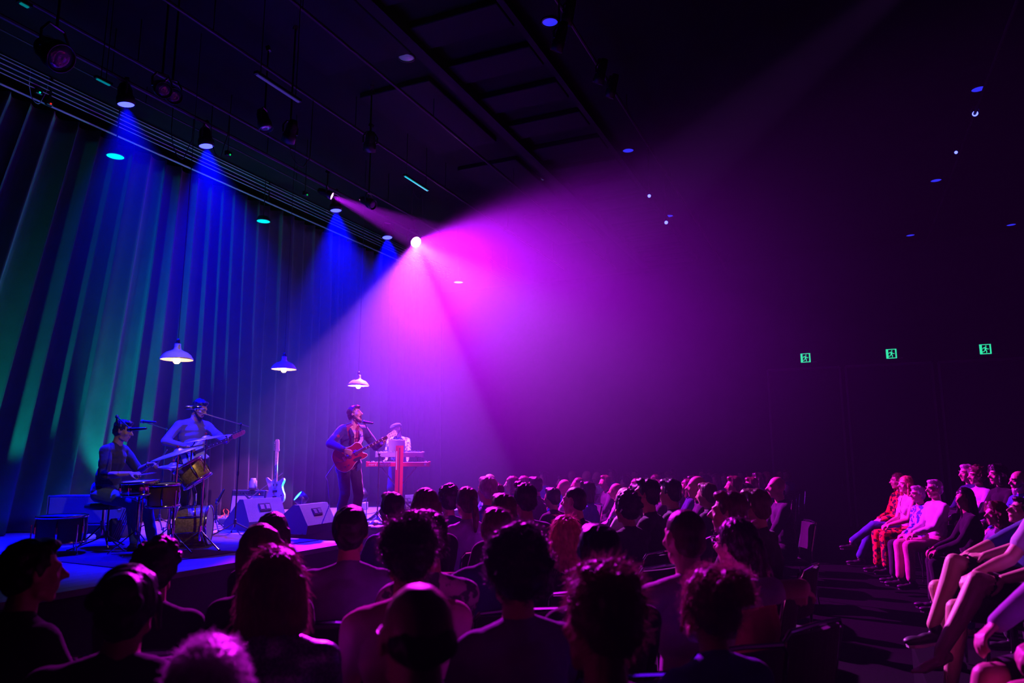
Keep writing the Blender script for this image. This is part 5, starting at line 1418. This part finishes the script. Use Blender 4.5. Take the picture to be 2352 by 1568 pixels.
# far rows
cols = [C_BLACK, C_NAVY, C_CHAR, C_BLUE, C_MAROON, C_GREY]
far = []
for i, (h, hc_, f_) in enumerate([('short', H_DARK, False), ('long', H_BROWN, True), ('short', H_BROWN, False), ('bob', H_DARK, True), ('buzz', H_BROWN, False), ('bald', H_DARK, False)]):
    root, I = person('person', 'x', (i, 7, 0), 0, hair=h, hairc=hc_, female=f_, skin=SKIN2, shirt=cols[i], vox=.018, hvox=.014, group='spectators in the dim far rows')
    far.append((root, I, [0]))
rr = random.Random(21)
nfar = 0
for row in range(12):
    for k in range(22):
        x = 7.6 + k * .62 + rr.uniform(-.06, .06) + (row % 2) * .3; y = 5.6 - row * .86 + rr.uniform(-.05, .05)
        d = fw @ (np.array([x, y, 1.3]) - C0)
        if d < 7.4 or x > 18.6: continue
        u_ = 1176 + F_PX * (rt @ (np.array([x, y, 1.3]) - C0)) / d
        if u_ < 1125 or u_ > 1850 or nfar >= 70 or rr.random() < .22: continue
        if any(math.hypot(x - a, y - b) < .62 for a, b, _ in placed): continue
        src, I, cnt = far[rr.randrange(6)]
        root = src if cnt[0] == 0 else copy_tree(src); cnt[0] = 1
        ya = look_yaw(x, y, 9, 8) + rr.uniform(-.1, .1)
        root.location = (x, y, 0); root.rotation_euler = (0, 0, ya); root.scale = (rr.uniform(.95, 1.04),) * 3
        root['label'] = 'spectator seated in the dim far rows beneath the haze'
        placed.append((x, y, 'f')); nfar += 1
        c_ = chair_at((x, y, 0), ya, 'chair in the dim far rows beneath the haze', 'chairs in the dim far rows')
for src, I, cnt in far:
    if cnt[0] == 0:
        for ch in list(src.children): bpy.data.objects.remove(ch)
        bpy.data.objects.remove(src)

# ---- raised rows at the right, people facing left
def riser(label, x0, x1, y0, y1, h):
    o = MB().box(((x0 + x1) / 2, (y0 + y1) / 2, h / 2), (x1 - x0, y1 - y0, h), bevel=.01).build('seating_riser', M_FLOOR); tag(o, label, 'riser', 'low seating risers at the right')
RB = .30
AZL = math.degrees(YAW) + 90
def tier(px, yt, D, who, label, base, az=AZL, **k):
    return sit(px, yt, D, who, label, base=base, az=az, grp='people in the raised rows at the right', **k)
lap = ((.06, .30, .66), (-.05, .31, .66))
tier(2062, 1086, 11.2, 'person in a red patterned top', 'person in red patterned top and jeans, leftmost in the raised rows', .06, vox=.011, eyes=True, hair='long', hairc=H_BROWN, female=True, shirt=C_REDPAT, pants=C_DENIM, skin=SKIN3, hands=lap, feet=((.10, .62, .085), (-.02, .78, .33)), knees=((0, .5, 1), (0, .2, 1)), lean=-4, head=(-6, 0, 0))
tier(2080, 1093, 10.5, 'smiling woman in a white top', 'smiling long-haired woman in a white V-neck top', .06, vox=.010, eyes=True, hair='long', hairc=H_BLOND, female=True, shirt=C_WHITE, sleeve='none', neckopen=.07, pants=C_REDPAT, skin=SKIN3, hands=lap, lean=-2, head=(8, 2, 0), strand=600, strandlen=.05)
tier(2108, 1115, 9.7, 'person in a blue floral shirt', 'bespectacled person in a blue floral shirt with a bag on the lap', .04, vox=.010, eyes=True, glass=True, hair='short', hairc=H_GREY, shirt=C_BLUFLO, pants=C_CHAR, skin=SKIN3, hands=lap, head=(4, 0, 0))
R4 = tier(2146, 1101, 9.1, 'man in a white shirt and pale trousers', 'bespectacled man in a white shirt and pale trousers', .10, vox=.010, eyes=True, glass=True, hair='short', hairc=H_GREY, shirt=C_WHITE, pants=C_PINK, skin=SKIN3, hands=lap, lean=-6, head=(6, 0, 0))
tier(2222, 1066, 9.6, 'man beside the pale-shirted woman', 'dim man in a blue shirt, left of the woman in the pale ruffled shirt', .28, vox=.012, eyes=True, hair='short', hairc=H_GREY, shirt=C_NAVY, skin=SKIN3)
tier(2243, 1071, 9.1, 'woman in a pale ruffled shirt', 'woman in a pale ruffled shirt in the upper right row', .28, vox=.011, eyes=True, hair='curly', hairc=H_BROWN, female=True, shirt=C_LILAC, skin=SKIN3)
tier(2292, 1067, 8.5, 'dark-haired woman in a black jacket', 'dark-haired woman in black with a white collar, upper right row', .28, vox=.010, eyes=True, hair='bob', hairc=H_BLACK, female=True, shirt=C_BLACK, skin=SKIN3, strand=500, strandlen=.03)
tier(2340, 1080, 7.9, 'bald bearded man', 'bald bearded man in a blue shirt at the right edge', .28, vox=.008, eyes=True, hair='bald', shirt=C_BLUE, skin=SKIN3, beard=(H_GREY, 1.0), head=(0, -3, 0))
tier(2215, 1120, 7.1, 'dark figure in the middle of the raised rows', 'large dark figure in black blocking the middle of the raised rows', .20, vox=.012, hair='long', hairc=H_BLACK, shirt=C_BLACK, shoulder=1.15, belly=.03, skin=SKIN2, head=(40, 0, 0), az=92)
tier(2288, 1152, 6.2, 'red-haired figure with a bare foot', 'dim auburn-haired figure with one bare foot stuck out', .16, vox=.010, hair='bob', hairc=H_AUB, female=True, shirt=C_PLAID, pants=C_DENIM, skin=SKIN3, shoes=False, feet=((.10, .42, .085), (-.03, .68, .30)), knees=((0, .5, 1), (0, .2, 1)), toes=((.1, 1, 0), (0, 1, -.1)), lean=6)
# leaning man with clasped hands
tier(2346, 1143, 5.3, 'man with clasped hands', 'long-nosed man leaning forward with clasped hands and a patterned shirt', RB, vox=.0075, hvox=.006, eyes=True, hair='short', hairc=H_DARK, shirt=C_PLAID, sleeve='elbow', pants=C_BLACK, skin=SKIN3, lean=30, head=(0, 18, 0), hands=((.03, .74, .76), (-.03, .75, .75)), elbows=((.8, -.2, -.6), (-.8, -.2, -.6)), hdir=((-.5, 1, .15), (.5, 1, .1)), hnorm=((.6, .2, .6), (-.6, .2, .6)), curl=(.9, .9), feet=((.12, .42, .085), (-.12, .40, .085)))
def tier_root(px, D, base, who, label, **k):
    p = at_d(px, 1200, D); yaw = yawof(AZL)
    root, I = person('person', label, (p.x, p.y, base), yaw, group='people in the raised rows at the right', **k)
    placed.append((p.x, p.y, who)); chair_at((p.x, p.y, base), yaw, 'black chair with chrome frame under the ' + who)
    return root, I, V((p.x, p.y, base)), yaw
tier_root(2316, 4.7, RB, 'man in a denim shirt with bare knees', 'man in a denim shirt and shorts, bare leg crossed, dark sneaker hanging', vox=.007, hvox=.007, hair='short', hairc=H_BROWN, eyes=True, shirt=C_DENIM, sleeve='rolled', pants=C_BLACK, shorts=True, skin=SKIN3, lean=-38, sole=M_SOLE, hands=((.10, .28, .70), (-.07, .27, .72)), hdir=((-.6, .8, -.1), (.5, .85, -.1)), curl=(.6, .6), feet=((.12, .38, .085), (-.01, .56, .30)), knees=((0, .5, 1), (.0, .1, 1)), toes=((.1, 1, 0), (0.0, 1, -.12)), toeup=((0, 0, 1), (0, .1, 1)))
tier_root(2385, 4.05, RB, 'bare-legged person', 'bare-legged person in the raised row with one shin crossed forward', vox=.008, hair='short', hairc=H_BROWN, shirt=C_LILAC, sleeve='short', pants=C_BLACK, shorts=True, skin=SKIN3, lean=-16, shoes=False, hands=((.12, .30, .70), (-.10, .30, .70)), feet=((.14, .50, .085), (-.02, .62, .32)), knees=((0, .5, 1), (0, .0, 1)), toes=((.1, 1, 0), (0.0, 1, -.45)))
tier_root(2520, 2.85, RB, 'nearest bare-legged person', 'nearest bare-legged person at the bottom right corner, knees together', vox=.008, hair='short', hairc=H_BROWN, shirt=C_LILAC, pants=C_BLACK, shorts=True, skin=SKIN3, lean=-10, shoes=False, feet=((.10, .56, .085), (-.08, .60, .085)))
# risers under them
ps = [at_d(x, 1200, d) for x, d in ((2425, 3.5), (2348, 4.6), (2520, 2.85), (2370, 5.3))]
riser('low dark riser at the bottom right under the bare-legged people', 2.0, 6.3, -4.2, min(-.35, 0), RB)
# bag on the lap, wine glass
p = R4[2]
o = Blob().cap((-.08, 0, .0), .05, (.08, 0, .0), .05).cap((-.07, 0, .08), .035, (.07, 0, .08), .035).remesh(.01, 3); o = link('handbag', o, mat('leather_bag', (.10, .04, .05), .5)); q = at_d(2112, 1218, 9.75); o.location = q; o.rotation_euler = (0, 0, yawof(AZL)); tag(o, 'dark leather handbag on the lap of the person in blue floral shirt', 'handbag')
bpy.data.scenes.remove(WORK)
